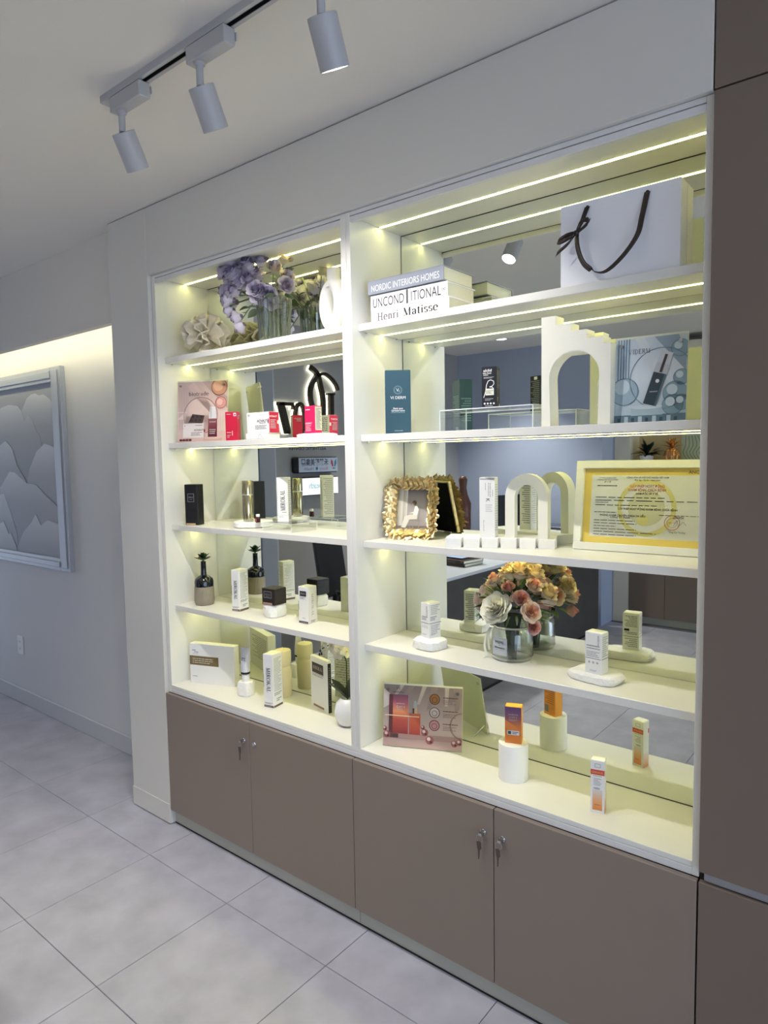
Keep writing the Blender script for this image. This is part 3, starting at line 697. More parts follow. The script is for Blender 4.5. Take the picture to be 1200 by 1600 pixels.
def draw_pink(P, F, w, h):
    for k in range(6): P.rect(F, .010 + k * .008, .06, .013 + k * .008, h, PK('pinkstripe', (206, 176, 170)), 1)
    P.poly(F, [(.05, h), (.12, h), (w, .15), (w, .20), (.16, h)], PK('beam', (188, 162, 154)), 1)
    P.poly(F, [(.05, h * .92), (.08, h), (.2, .12), (.17, .12)], PK('beam2', (214, 186, 178)), 1)
    P.ring(F, .115, .12, .082, .004, PK('archring', (176, 138, 132)), 2, 32); P.disc(F, .115, .12, .079, PK('archfill', (236, 210, 200)), 1)
    P.rect(F, .04, .03, .2, .12, PK('archfill', (236, 210, 200)), 1)
    P.disc(F, .205, .245, .037, PK('gold', (206, 150, 118)), 2); P.ring(F, .205, .245, .037, .003, PK('dkbrown', (112, 74, 64)), 3); P.disc(F, .2, .25, .024, PK('goldl', (226, 178, 148)), 3)
    P.disc(F, .213, .175, .026, PK('rosy', (222, 160, 150)), 2); P.ring(F, .213, .175, .026, .0025, PK('red', (176, 74, 72)), 3); P.disc(F, .208, .178, .014, PK('rosyl', (238, 196, 188)), 3)
    for k in range(5): P.rect(F, .2 + k * .008, .05, .203 + k * .008, .14, PK('slat', (244, 224, 216)), 2)
    P.poly(F, [(.0, .105), (.038, .135), (.038, .105)], PK('slat', (244, 224, 216)), 2); P.rect(F, 0, .135, .05, .138, PK('slat', (244, 224, 216)), 2)
    # blister, carton, bottle, podium
    P.poly(F, [(.055, .09), (.075, .128), (.135, .120), (.125, .085)], PK('blister', (86, 68, 66)), 3)
    for i in range(3):
        for j in range(2): P.disc(F, .078 + i * .02 - j * .006, .115 - j * .015, .006, PK('pill', (52, 38, 38)), 4, 10)
    P.rect(F, .03, .022, .138, .086, PK('cartonw', (244, 234, 230)), 4); P.rect(F, .132, .022, .14, .086, PK('cartonr', (206, 186, 182)), 5)
    P.rect(F, .038, .072, .040, .08, PK('ink2', (70, 50, 66)), 5); P.lines(F, .09, .074, .125, .08, 1, PK('ink3', (150, 130, 134)), 5)
    P.text(F, 'ACNAUT', .108, .056, .008, PK('ink2', (70, 50, 66)), 5, bold=True); P.lines(F, .07, .03, .125, .048, 3, PK('ink3', (150, 130, 134)), 5)
    P.disc(F, .136, .052, .004, PK('crim', (186, 30, 60)), 6, 12, .008)
    P.disc(F, .175, .022, .045, PK('podium', (232, 202, 192)), 4, 24, .008); P.rect(F, .130, .008, .22, .022, PK('podium2', (216, 180, 168)), 3)
    P.rect(F, .153, .024, .197, .105, grad('print_bottle', [(0, (96, 30, 44)), (.5, (132, 54, 66)), (1, (160, 96, 100))], 'Z', .02, .11), 5)
    P.lines(F, .16, .085, .19, .095, 1, INKL, 6); P.lines(F, .16, .035, .19, .06, 3, INKL, 6)
    P.poly(F, [(.156, .105), (.194, .105), (.188, .158), (.162, .158)], PK('pump', (240, 238, 240)), 5); P.rect(F, .162, .107, .17, .155, PK('pumpsh', (214, 210, 216)), 6)
    for x in (.035, .05, .066, .02): P.disc(F, x, .012, .008, PK('capsule', (104, 28, 34)), 5, 12, .005)
    P.text(F, 'biotrade', .105, .218, .017, PK('ink4', (64, 58, 64)), 3, serif=(.15, .07), w=.098)
poster('poster_stand', 'pink skincare advert with dark red pump bottle in an acrylic stand', (-1.108, .056), 25, .245, .272, L(2), 6, draw_pink, PINKBG)
# red cartons
RED = mat('crimson_card', (196, 24, 62), .38, noise=(20, .04)); REDH = mat('magenta_card', (216, 28, 88), .38, noise=(20, .04))
def pr_red(P, f, r, b, l):
    w = .05
    P.lines(f, .006, .108, .024, .112, 1, INKW, 2); P.lines(f, .006, .032, .024, .037, 1, INKW, 2); P.lines(f, .006, .012, .022, .026, 3, INKL, 2); P.rect(f, .028, .022, .030, .042, INKW, 2)
    P.rect(f, .036, .102, .047, .115, INKW, 1); P.rect(f, .039, .104, .045, .112, PK('crim', (186, 30, 60)), 2)
    P.rect(b, .003, .004, .047, .114, PK('cream', (226, 226, 206)), 1); P.lines(b, .006, .01, .044, .108, 16, INKG, 2); P.lines(r, .006, .09, .038, .108, 3, INKL, 2)
carton('product_box', 'slim crimson carton beside the pink advert stand', (-.768, .062), 33, .050, .045, .120, L(2), RED, pr_red)
def pr_acn(P, f, r, b, l):
    P.rect(f, .010, .068, .013, .076, PK('navy', (50, 44, 92)), 2); P.lines(f, .015, .068, .022, .076, 3, INKL, 2)
    P.text(f, 'biotrade', .092, .072, .006, INKL, 2); P.text(f, 'ACNAUT', .09, .048, .010, PK('ink2', (70, 50, 66)), 2, bold=True)
    P.lines(f, .075, .036, .112, .042, 1, INKG, 2); P.lines(f, .05, .014, .118, .032, 3, INKG, 2); P.disc(f, .126, .046, .003, PK('crimson2', (200, 24, 70)), 2, 14, .012); P.disc(f, .124, .046, .0022, PK('navy', (50, 44, 92)), 3, 12, .008)
    P.rect(r, 0.0006, .0006, .0524, .082, RED, 1); P.text(r, 'ACNAUT', .022, .065, .007, INKW, 2, bold=True); P.lines(r, .006, .016, .036, .054, 6, INKL, 2)
    P.rect(r, .042, .036, .053, .050, PK('tag', (240, 230, 200)), 3)
    P.lines(b, .01, .012, .12, .074, 8, INKG, 2)
L2 = L(2)
ped = MB(); ped.box(0, 0, 0, .128, .075, .026, MARBLE, .004)
pd = ped.build('display_plinth', None, loc=(-.650, .068, L2), label='small white stone plinth with a grey vein under the white-and-red carton', category='plinth')
vn = Print(); F_ = Face((0, 0, 0), (1, 0, 0), (0, 0, 1), (0, -1, 0)); vn.line(F_, [(.078, .004), (.086, .018), (.094, .022), (.100, .012), (.11, .004)], .0014, INKL, 2); vn.line(F_, [(.088, .02), (.098, .006)], .001, INKL, 2); vn.put(pd, 'stone_vein')
carton('product_box', 'white carton with red side panel on the veined stone plinth', (-.645, .074), 2, .130, .053, .083, L2 + .026, WHITEP, pr_acn)
rock('display_plinth', 'thin white stone plinth under the magenta carton', (-.290, .115), .155, .09, .0145, L2, 3, jit=.02, cat='plinth', seed=4)
def pr_mag(P, f, r, b, l):
    P.lines(f, .006, .086, .030, .092, 1, INKW, 2); P.text(f, 'ACNAUT', .022, .038, .006, INKW, 2, bold=True); P.lines(f, .006, .008, .034, .032, 4, INKL, 2)
    P.rect(r, .0006, .012, .0354, .0995, PK('cream', (226, 226, 206)), 1); P.lines(r, .004, .016, .032, .094, 16, INKG, 2); P.lines(b, .004, .016, .05, .094, 10, INKL, 2)
carton('product_box', 'magenta carton with cream text side on the thin stone plinth', (-.322, .085), 0, .055, .036, .103, L2 + .0145, REDH, pr_mag)

# ---------- left bay, third shelf
z = L(3)
def pr_blk(P, f, r, b, l):
    P.frame(f, .016, .105, .046, .140, .0012, INKL, 2); P.text(f, 'MIROKAL', .031, .125, .0045, INKL, 2, serif=(.17, .06), w=.022); P.lines(f, .024, .114, .038, .118, 1, INKG, 2)
    P.rect(f, .004, .0012, .050, .0085, mat('copper_strip', (214, 178, 132), .4, .3, noise=(30, .05)), 2)
carton('product_box', 'tall black carton with thin square label near the pillar', (-1.067, .0555), 24, .063, .053, .182, z, BLACKP, pr_blk)
sl = MB(); sl.lathe([(0, 0), (.078, 0), (.084, .004), (.085, .020), (.081, .025), (0, .026)], MARBLE, 40, fn=lambda r, zz, a: r * (1 + .03 * sin(3 * a) + .015 * sin(7 * a)))
sl.build('round_plinth', None, smooth=35, merge=True, loc=(-.735, .165, z), label='round white marble plinth under the champagne bottle', category='plinth')
CHAMP = mat('champagne_metal', (196, 186, 150), .16, .95, noise=(40, .04))
gb = thing('pump_bottle', 'slender champagne-gold pump bottle on the round marble plinth', 'bottle', (-.726, .132, z + .026))
MB().lathe([(0, 0), (.021, 0), (.0215, .003), (.0215, .008), (.0195, .009)], clear('bottle_foot', (.9, .92, .86), .2), 28).build('foot', gb, smooth=40)
MB().lathe([(0, .0092), (.0225, .0092), (.0232, .012), (.0232, .110), (.022, .112), (0, .112)], CHAMP, 32).build('bottle_body', gb, smooth=40)
MB().lathe([(0, .1122), (.0225, .1122), (.0225, .1165), (0, .1165)], mat('pale_ring', (226, 224, 206), .3, .6, noise=(40, .04)), 32).build('collar', gb, smooth=40)
MB().lathe([(0, .1167), (.0232, .1167), (.0232, .171), (.0218, .174), (0, .174)], CHAMP, 32).build('cap', gb, smooth=40)
bt = Print(); FF = Face((-.006, -.0236, .03), (1, 0, 0), (0, 0, 1), (0, -1, 0)); bt.text(FF, 'MIROKAL', .006, .03, .005, INKG, 1, 90); bt.put(gb)
vi = thing('vial', 'tiny dark red glass vial with white cap on the round plinth', 'vial', (-.650, .120, z + .0262))
MB().lathe([(0, 0), (.0100, 0), (.0105, .002), (.0105, .020), (.006, .024), (0, .024)], mat('dark_red_glass', (62, 20, 24), .15, noise=(30, .1)), 20).build('vial_body', vi, smooth=40)
MB().lathe([(0, .0242), (.0085, .0242), (.0085, .034), (0, .035)], WHITEP, 20).build('cap', vi, smooth=40)
vp = Print(); vp.rect(Face((-.006, -.0109, .004), (1, 0, 0), (0, 0, 1), (0, -1, 0)), 0, 0, .012, .012, PK('viallabel', (150, 90, 80)), 1); vp.put(vi, 'vial_label')
def riser(name, label, x0, y0, x1, y1, zb, h, th=.003):
    t = thing(name, label, 'riser', (x0, y0, zb)); w, d = x1 - x0, y1 - y0
    B('top_plate', t, 0, 0, h - th, w, d, h, CLEAR, 0); B('side_plate', t, 0, 0, 0, th, d, h - th, CLEAR, 0); B('side_plate', t, w - th, 0, 0, w, d, h - th, CLEAR, 0)
    e = MB(); EM = mat('acrylic_edge', (236, 242, 240), .2, noise=(30, .02)); q = .0011
    for y in (0, d): e.box(0, y - q, h - th, w, y + q, h, EM); e.box(0, y - q, 0, q * 2, y + q, h, EM); e.box(w - q * 2, y - q, 0, w, y + q, h, EM)
    for x in (0, w): e.box(x - q, 0, h - q, x + q, d, h + q * .2, EM)
    e.build('polished_edge', t); return t
riser('acrylic_riser', 'low clear acrylic riser under the white upright carton', -.570, .075, -.400, .215, z, .034)
SRF = (.17, .055)
def mirokal_side(P, F, d, h, dark=PK('umber', (110, 92, 80))):
    P.lines(F, .006, h * .30, d - .006, h * .93, 22, INKL, 1, .45); P.lines(F, .006, h * .22, d - .006, h * .28, 2, INKG, 1); P.lines(F, .02, h * .10, d - .008, h * .17, 2, INKG, 1)
    P.rect(F, .0005, .0012, d - .0005, .010, dark, 1)
def pr_mir(w, h, up, c=.52):
    def f_(P, f, r, b, l):
        P.text(f, 'MIROKAL', w * c, h * (.52 if not up else .48), w * .40, INK, 2, 90 if up else -90, w=h * .46, serif=SRF)
        if not up:
            P.rect(f, .0005, .0012, w - .0005, .010, PK('umber', (110, 92, 80)), 1); P.lines(f, .005, .0035, w - .012, .0075, 1, INKL, 2); P.lines(f, .004, .014, w - .004, .022, 2, INKG, 1)
            P.rect(l, .0005, h * .38, .012, h * .62, PK('umber', (110, 92, 80)), 1); P.rect(f, .0004, h * .38, .002, h * .62, PK('umber', (110, 92, 80)), 1)
        else:
            P.frame(f, .003, h * .15, w - .003, h * .98, .0006, INKL, 1); P.rect(f, .0005, h * .145, w - .0005, h * .152, INKL, 1); P.lines(f, .02, h * .2, w - .008, h * .23, 1, INKG, 1); P.lines(f, .006, h * .10, w * .55, h * .12, 1, INKG, 1)
        mirokal_side(P, r, .06, h) if not up else P.lines(r, .005, .01, .045, h - .01, 20, INKL, 1)
        P.lines(b, .005, .03, w - .005, h - .02, 20, INKL, 1)
    return f_
carton('product_box', 'white upright carton with its black name reading upwards, on the acrylic riser', (-.527, .118), 33, .046, .050, .180, z + .034, WHITEP, pr_mir(.046, .18, True))

# ---------- left bay, fourth shelf
z = L(4)
bv = thing('bottle_vase', 'bottle vase with glossy black top and ribbed taupe base', 'vase', (-1.045, .125, z))
MB().lathe([(0, 0), (.038, 0), (.041, .003), (.0445, .02), (.0425, .084), (0, .084)], mat('ribbed_taupe', (150, 140, 122), .6, noise=(40, .15)), 120, fn=lambda r, zz, a: r * (1 + .018 * (cos(40 * a))) if r > .03 else r).build('ribbed_base', bv, smooth=30)
MB().lathe([(.0425, .0842), (.0430, .105), (.040, .119), (.026, .129), (.0135, .136), (.0125, .15), (.0115, .196), (.0125, .199), (.009, .199), (.009, .16)], mat('black_glaze', (14, 16, 22), .10, coat=.5, noise=(20, .1)), 48, close=False).build('glazed_neck', bv, smooth=50)
su = thing('succulent', 'small green artificial succulent in the neck of the bottle vase', 'plant', (-1.045, .125, z + .196))
lm = leaf_mesh('fleshy_leaf', GREEN, .040, .0105, -.15, 5); lm2 = leaf_mesh('fleshy_leaf_dark', GREEND, .044, .0115, -.1, 5)
for k in range(24):
    t_ = k // 8; o = link('leaf', lm if k % 3 else lm2, su, (0, 0, .006 + .004 * t_)); o.rotation_euler = (RAD((14, 38, 66)[t_]), 0, 2 * pi * k / 8 + .4 * t_); o.scale = ((1.0, .92, .72)[t_],) * 3
MB().tube([(0, 0, -.03), (0, 0, .012)], .004, GREEN, 6).build('stem', su)
carton('product_box', 'white carton with black name reading downwards, next to the bottle vase', (-.823, .106), 11, .043, .060, .182, z, WHITEP, pr_mir(.043, .182, False))
rock('stone_block', 'white faceted stone block under the square black carton', (-.597, .150), .078, .085, .054, z, 8, jit=.05, seed=9, n=5)
def pr_cube(P, f, r, b, l):
    P.frame(f, .012, .030, .054, .056, .0012, INKL, 2); P.text(f, 'MIROKAL', .033, .044, .008, INKG, 2, serif=SRF, w=.034); P.lines(f, .022, .033, .044, .037, 1, INKG, 2)
    P.rect(f, .006, .001, .058, .010, mat('copper_strip2', (196, 158, 140), .4, .3, noise=(30, .05)), 2); P.lines(r, .006, .01, .062, .06, 9, PK('darktext', (66, 62, 60)), 1, .4)
carton('product_box', 'squat dark brown square carton on the faceted stone block', (-.628, .110), 4, .072, .070, .068, z + .054, mat('espresso_card', (38, 30, 28), .38, noise=(20, .05)), pr_cube)
def pr_wbl(P, f, r, b, l):
    P.rect(f, .008, .110, .043, .131, INK, 1); P.text(f, 'MIROKAL', .0255, .121, .008, INKL, 2, serif=SRF, w=.028); P.lines(f, .010, .098, .041, .108, 3, INKG, 1); P.lines(f, .02, .02, .034, .024, 1, INKG, 1)
    P.rect(f, .001, .001, .050, .0095, INK, 1); P.lines(f, .006, .003, .045, .007, 1, INKL, 2); P.rect(f, .0004, .055, .002, .09, INK, 1)
    P.text(r, 'MIROKAL', .026, .075, .012, INKL, 1, -90, w=.09, serif=SRF); P.lines(r, .015, .004, .04, .014, 2, INKG, 1)
carton('product_box', 'white carton with a black name label near its top, beside the divider', (-.427, .1265), 2, .052, .052, .149, z, WHITEP, pr_wbl)

# ---------- left bay, bottom
z = BASE
def pr_wide(P, f, r, b, l):
    w, h = .238, .186
    P.rect(f, .0, .085, .155, .128, PK('khaki', (126, 108, 70)), 1); P.lines(f, .015, .092, .125, .120, 3, PK('khakitxt', (222, 214, 196)), 2, .35); P.lines(f, .014, .03, .04, .035, 1, INKG, 1)
    P.lines(f, .016, .150, .035, .158, 1, INKG, 1); P.lines(f, .025, .142, .048, .149, 1, INKG, 1); P.lines(f, .016, .135, .048, .139, 1, INKL, 1); P.lines(b, .02, .05, .2, .16, 12, INKL, 1)
carton('gift_carton', 'wide flat white carton with olive-brown band leaning by the pillar', (-1.108, .076), 19, .238, .040, .186, z, WHITEP, pr_wide, flap=False)
rock('stone_block', 'small rounded white stone block under the cosmetic tube', (-.765, .122), .066, .066, .062, z, 12, jit=.03, seed=12, n=7)
tb = thing('cosmetic_tube', 'white cosmetic tube with black ring standing on its cap', 'tube', (-.762, .118, z + .062), 10)
MB().lathe([(0, 0), (.0165, 0), (.017, .002), (.017, .032), (.0155, .034), (0, .034)], WHITEP, 28).build('cap', tb, smooth=40)
MB().lathe([(.0195, .0345), (.0200, .036), (.0200, .042), (.0192, .0435)], INK, 28).build('black_ring', tb, smooth=40)
tv = []; tf = []; n = 28; LV = [(.0435, 1.0), (.06, 1.0), (.085, .85), (.11, .55), (.135, .14), (.143, .06), (.147, .06)]
for zz, f in LV:
    for i in range(n):
        a = 2 * pi * i / n; tv.append(((.0195 + .004 * (1 - f)) * cos(a), .0195 * f * sin(a), zz))
for j in range(len(LV) - 1):
    for i in range(n): i2 = (i + 1) % n; tf.append((j * n + i, j * n + i2, (j + 1) * n + i2, (j + 1) * n + i))
tf.append(tuple((len(LV) - 1) * n + i for i in range(n)))
MB().add(tv, tf, mat('tube_lavender', (214, 214, 224), .4, noise=(20, .02))).build('tube_body', tb, smooth=40)
tp_ = Print(); FT = Face((-.014, -.0155, .085), (1, 0, 0), (0, .18, 1), (0, -1, 0)); tp_.lines(FT, .004, .016, .026, .022, 1, PK('indigo', (70, 72, 110)), 1); tp_.lines(FT, .004, .008, .026, .014, 1, PK('indigo', (70, 72, 110)), 1); tp_.put(tb)
carton('product_box', 'largest white carton with black name reading downwards, before the cream candle', (-.5905, .0715), 10, .050, .062, .224, z, WHITEP, pr_mir(.050, .224, False))
cd = thing('pillar_candle', 'cream hourglass pillar candle behind the largest white carton', 'candle', (-.625, .212, z))
WAX = mat('cream_wax', (240, 226, 186), .5, noise=(14, .03), sub=.15)
MB().lathe([(0, 0), (.033, 0), (.0355, .003), (.0365, .11), (.034, .126), (.0275, .132), (.0335, .139), (.036, .150), (.036, .196), (.033, .202), (0, .2025)], WAX, 32).build('wax', cd, smooth=45)
MB().tube([(0, 0, .2025), (.001, 0, .21), (-.002, .001, .214)], .0012, WHITEP, 6).build('wick', cd)
def pr_flat(P, f, r, b, l):
    P.rect(f, .012, .148, .098, .190, PK('umberd', (60, 46, 42)), 1); P.text(f, 'MIROKAL', .055, .170, .014, PK('tanlet', (196, 178, 166)), 2, serif=SRF, w=.072)
    P.rect(f, .012, .144, .098, .1455, PK('umberd', (60, 46, 42)), 1); P.lines(f, .014, .134, .095, .141, 2, INKG, 1); P.rect(f, .018, .006, .098, .015, PK('coppertxt', (176, 130, 96)), 1)
    P.rect(r, .001, .002, .0165, .205, INK, 1); P.lines(b, .01, .05, .12, .2, 14, INKL, 1)
    P.lines(r, .005, .03, .011, .19, 18, INKG, 2)
carton('product_box', 'thin upright white carton with dark brown name panel and black spine', (-.443, .200), -13.5, .129, .018, .215, z, WHITEP, pr_flat)
op = MB(); op.lathe([(0, 0), (.026, 0), (.040, .012), (.0505, .038), (.0515, .062), (.044, .090), (.030, .106), (.027, .108), (.024, .104), (0, .098)], mat('white_gloss', (240, 241, 243), .18, coat=.3, noise=(10, .01)), 36)
op.build('flower_pot', None, smooth=50, loc=(-.180, .135, z), label='round glossy white pot beside the divider holding an orchid', category='pot')
orc = thing('orchid', 'white artificial orchid with dark leaves growing from the round pot', 'plant', (-.180, .135, z + .1))
om = leaf_mesh('orchid_leaf', GREEND, .105, .020, .0, 8)
for rx, rz_ in ((.62, 1.55), (.75, 2.6), (.6, -1.4), (.8, .3)): 
    o = link('leaf', om, orc, (0, 0, .004)); o.rotation_euler = (rx, 0, rz_)
OP = mat('orchid_petal', (244, 240, 226), .55, noise=(40, .05), sub=.1); OY = mat('orchid_lip', (232, 214, 150), .5, noise=(40, .15))
ob = MB()
for k in range(5): petal(ob, OP, .001, RAD(72), 2 * pi * k / 5 + .3, .027, (.017 if k % 2 else .012), .002)
ob.ball((0, 0, .005), .004, OY, 10, 6); obm = ob.mesh('orchid_bloom', 60)
MB().tube([(0, 0, 0), (-.012, .01, .07), (-.02, .02, .14), (-.035, .01, .19), (-.075, -.01, .205), (-.11, -.02, .185)], .0022, GREEND, 6).build('flower_stem', orc)
for p, d in (((-.055, -.02, .205), (-.3, -1, .2)), ((-.030, .0, .215), (.5, -1, .3)), ((-.085, -.02, .185), (-.4, -1, 0)), ((-.05, .005, .170), (.3, -1, -.2)), ((-.012, .015, .185), (.7, -.8, .1)), ((-.035, .03, .235), (.2, .8, .4)), ((-.012, -.012, .235), (.6, -.8, .3))):
    o = link('bloom', obm, orc, p); aim(o, d, p[0] * 50)
for p in ((-.118, -.022, .175), (-.125, -.02, .16), (-.104, -.03, .168)): MB().ball(p, .004, GREEND, 8, 6, sc=(1, 1, 1.7)).build('bud', orc)

# ---------- right bay, top shelf: books and bag
z = R_(1)
BG = mat('book_grey', (150, 154, 164), .5, noise=(10, .02)); BW = mat('book_white', (236, 236, 236), .45, noise=(10, .01)); PAGE = mat('page_block', (226, 224, 206), .8, noise=(200, .06))
def book(label, x0, y0, w, d, h, zb, m, draw, spine=None):
    t = thing('book', label, 'book', (x0, y0, zb), 0, 'books stacked on the top shelf')
    c = MB(); c.box(0, 0, 0, w, d, .003, m, .0006); c.box(0, 0, h - .003, w, d, h, m, .0006); c.box(0, 0, .003, w, .0035, h - .003, spine or m, .0004); c.build('cover', t)
    B('pages', t, .003, .0036, .0031, w - .004, d - .006, h - .0031, PAGE, 0)
    for dr in (draw if isinstance(draw, tuple) else (draw,)):
        P = Print(); dr(P, Face((0, 0, 0), (1, 0, 0), (0, 0, 1), (0, -1, 0)), w, h); P.put(t, 'spine_title')
    return t
def bk1(P, F, w, h): P.text(F, 'Henri', w * .23, h * .42, h * .58, PK('titlegrey', (92, 92, 96)), 1, serif=(.19, .10), w=w * .28)
def bk1b(P, F, w, h): P.text(F, 'Matisse', w * .655, h * .44, h * .58, INK, 1, serif=(.2, .07), w=w * .44)
def bk2a(P, F, w, h): P.text(F, 'UNCOND', w * .247, h * .47, h * .66, INK, 1, w=w * .42)
def bk2b(P, F, w, h): P.text(F, 'ITIONAL', w * .735, h * .47, h * .66, INK, 1, w=w * .37)
def bk2c(P, F, w, h):
    P.rect(F, w * .485, .001, w * .51, h - .001, PK('dkgrey', (74, 76, 80)), 1)
    for s_ in (-1, 1): P.ring(F, w * .955 + s_ * w * .012, h * .5, w * .011, .0012, INK, 1, 12)
def bk3(P, F, w, h): P.text(F, 'NORDIC INTERIORS HOMES', w * .50, h * .42, h * .46, INKW, 1, w=w * .90)
book('thick white book with grey and black serif spine title, lowest of the stack', .0357, .060, .314, .165, .0435, z, BW, (bk1, bk1b))
book('white book with thin capital spine letters split by a dark bar, middle of the stack', .0345, .060, .311, .165, .0465, z + .0436, BW, (bk2a, bk2b, bk2c))
book('blue-grey book with white capital spine letters, on top of the stack', .027, .056, .307, .178, .0460, z + .0940, BG, bk3, mat('book_grey_spine', (150, 156, 170), .5, noise=(10, .02)))
# dark gap between the upper two books (dust jacket edge)
bag = thing('gift_bag', 'white paper gift bag with dark brown ribbon handle and bow', 'bag', (.7215, .052, z))
BAGM = mat('bag_paper', (242, 242, 247), .5, noise=(6, .015)); RIB = mat('brown_ribbon', (48, 36, 32), .35, noise=(120, .2))
bb = MB(); w_, d_, h_ = .311, .108, .216
bb.box(0, 0, 0, w_, .0012, h_, BAGM); bb.box(0, d_ - .0012, 0, w_, d_, h_, BAGM); bb.box(0, .0012, 0, w_, d_ - .0012, .0015, BAGM)
for x in (0, w_ - .0012): bb.box(x, .0012, .0015, x + .0012, d_ - .0012, h_, BAGM)
bb.build('paper_body', bag)
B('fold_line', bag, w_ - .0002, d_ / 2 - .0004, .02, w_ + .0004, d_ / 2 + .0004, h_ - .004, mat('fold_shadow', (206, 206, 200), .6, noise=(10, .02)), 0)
def ribbon(name, pts, wid, m, parent, th=.0006, wdir=None):
    b = MB(); P = [Vector(p) for p in pts]; vs = []; fs = []
    for j, p in enumerate(P):
        wv = Vector(wdir[j]).normalized() if wdir else Vector((1, 0, 0)); ww = wid[j] if isinstance(wid, list) else wid
        vs += [p - wv * ww / 2, p + wv * ww / 2]
    for j in range(len(P) - 1): fs.append((2 * j, 2 * j + 1, 2 * j + 3, 2 * j + 2))
    b.add(vs, fs, m); o = b.build(name, parent, smooth=60); mo = o.modifiers.new('t', 'SOLIDIFY'); mo.thickness = th; return o
def smoothp(pts, n=6):
    P = [Vector(p) for p in pts]; out = []
    for i in range(len(P) - 1):
        a = P[max(i - 1, 0)]; b = P[i]; c = P[i + 1]; d = P[min(i + 2, len(P) - 1)]
        for k in range(n):
            t = k / n; out.append(.5 * ((2 * b) + (c - a) * t + (2 * a - 5 * b + 4 * c - d) * t * t + (3 * b - a - 3 * c + d) * t ** 3))
    return out + [P[-1]]
hp = smoothp([(.0755, -.002, .200), (.064, -.012, .160), (.056, -.022, .131), (.062, -.028, .085), (.085, -.033, .040), (.130, -.036, .014), (.175, -.033, .040), (.213, -.024, .090), (.222, -.012, .140), (.231, -.002, .200)])
nn = len(hp); wd = []
for i in range(nn):
    t = i / (nn - 1); k = abs(2 * t - 1); wd.append(Vector((cos(RAD(60 * (1 - k))), -.3 * (1 - k), sin(RAD(60 * (1 - k))) * (.9 if t < .5 else -.5))))
ribbon('ribbon_handle', hp, .0145, RIB, bag, wdir=wd)
for nm, pts, w2 in (('bow_loop', [(.056, -.026, .131), (.030, -.034, .128), (.008, -.036, .118), (.020, -.040, .112), (.048, -.036, .122), (.056, -.028, .130)], .013), ('bow_loop', [(.056, -.026, .131), (.066, -.036, .150), (.088, -.040, .155), (.092, -.036, .146), (.072, -.034, .135), (.058, -.028, .130)], .012), ('ribbon_tail', [(.055, -.03, .128), (.038, -.036, .106), (.012, -.040, .088), (.006, -.041, .082)], .016), ('ribbon_tail', [(.058, -.03, .13), (.075, -.036, .136), (.098, -.038, .152)], .012)):
    ribbon(nm, smoothp(pts, 4), w2, RIB, bag, wdir=[Vector((.45, -.1, .85))] * 200)
MB().ball((.056, -.030, .130), .0075, RIB, 10, 8, sc=(1, .8, 1)).build('knot', bag, smooth=60)
for x in (.0755, .231): MB().lathe([(0, 0), (.004, 0), (.004, .002), (0, .002)], RIB, 12, T=Matrix.Translation((x, -.0002, .200)) @ Matrix.Rotation(RAD(90), 4, 'X')).build('eyelet', bag)

# ---------- right bay, second shelf
z = R_(2)
TEAL = mat('teal_card', (44, 78, 92), .4, noise=(10, .03))
def pr_vi(P, f, r, b, l):
    w, h = .085, .208
    P.ring(f, w / 2, .143, .0135, .0012, PK('tealring', (120, 150, 160)), 1); P.ring(f, w / 2, .143, .0108, .0008, PK('tealring', (120, 150, 160)), 1); P.text(f, 'V', w / 2 - .001, .143, .011, PK('tealw', (206, 220, 222)), 2); P.rect(f, w / 2 + .004, .137, .0478, .142, PK('tealw', (206, 220, 222)), 2)
    P.text(f, 'VI DERM', w / 2, .118, .0095, INKW, 2, w=.050); P.text(f, 'Dark spot', w / 2, .0825, .0055, INKW, 2, bold=True); P.text(f, 'Correcting serum', w / 2, .0755, .0055, INKW, 2, bold=True, w=.044); P.lines(f, .02, .067, .065, .071, 1, PK('tealring', (120, 150, 160)), 1)
    P.lines(f, .03, .007, .058, .011, 1, INKL, 1); P.lines(b, .012, .06, .075, .15, 14, PK('tealring', (120, 150, 160)), 1); P.rect(b, .02, .008, .048, .03, INKW, 1)
    for k in range(12): P.rect(b, .022 + k * .002, .010, .023 + k * .002, .028, INK, 2)
    P.lines(l, .004, .02, .046, .2, 24, PK('tealring', (120, 150, 160)), 1); P.lines(r, .006, .05, .045, .14, 10, PK('tealring', (120, 150, 160)), 1)
carton('product_box', 'tall teal-blue carton with round emblem standing next to the divider', (.113, .032), 38, .085, .050, .208, z, TEAL, pr_vi)
riser('acrylic_riser', 'tall clear acrylic riser bridge carrying the black carton', .318, .050, .640, .205, z, .066)
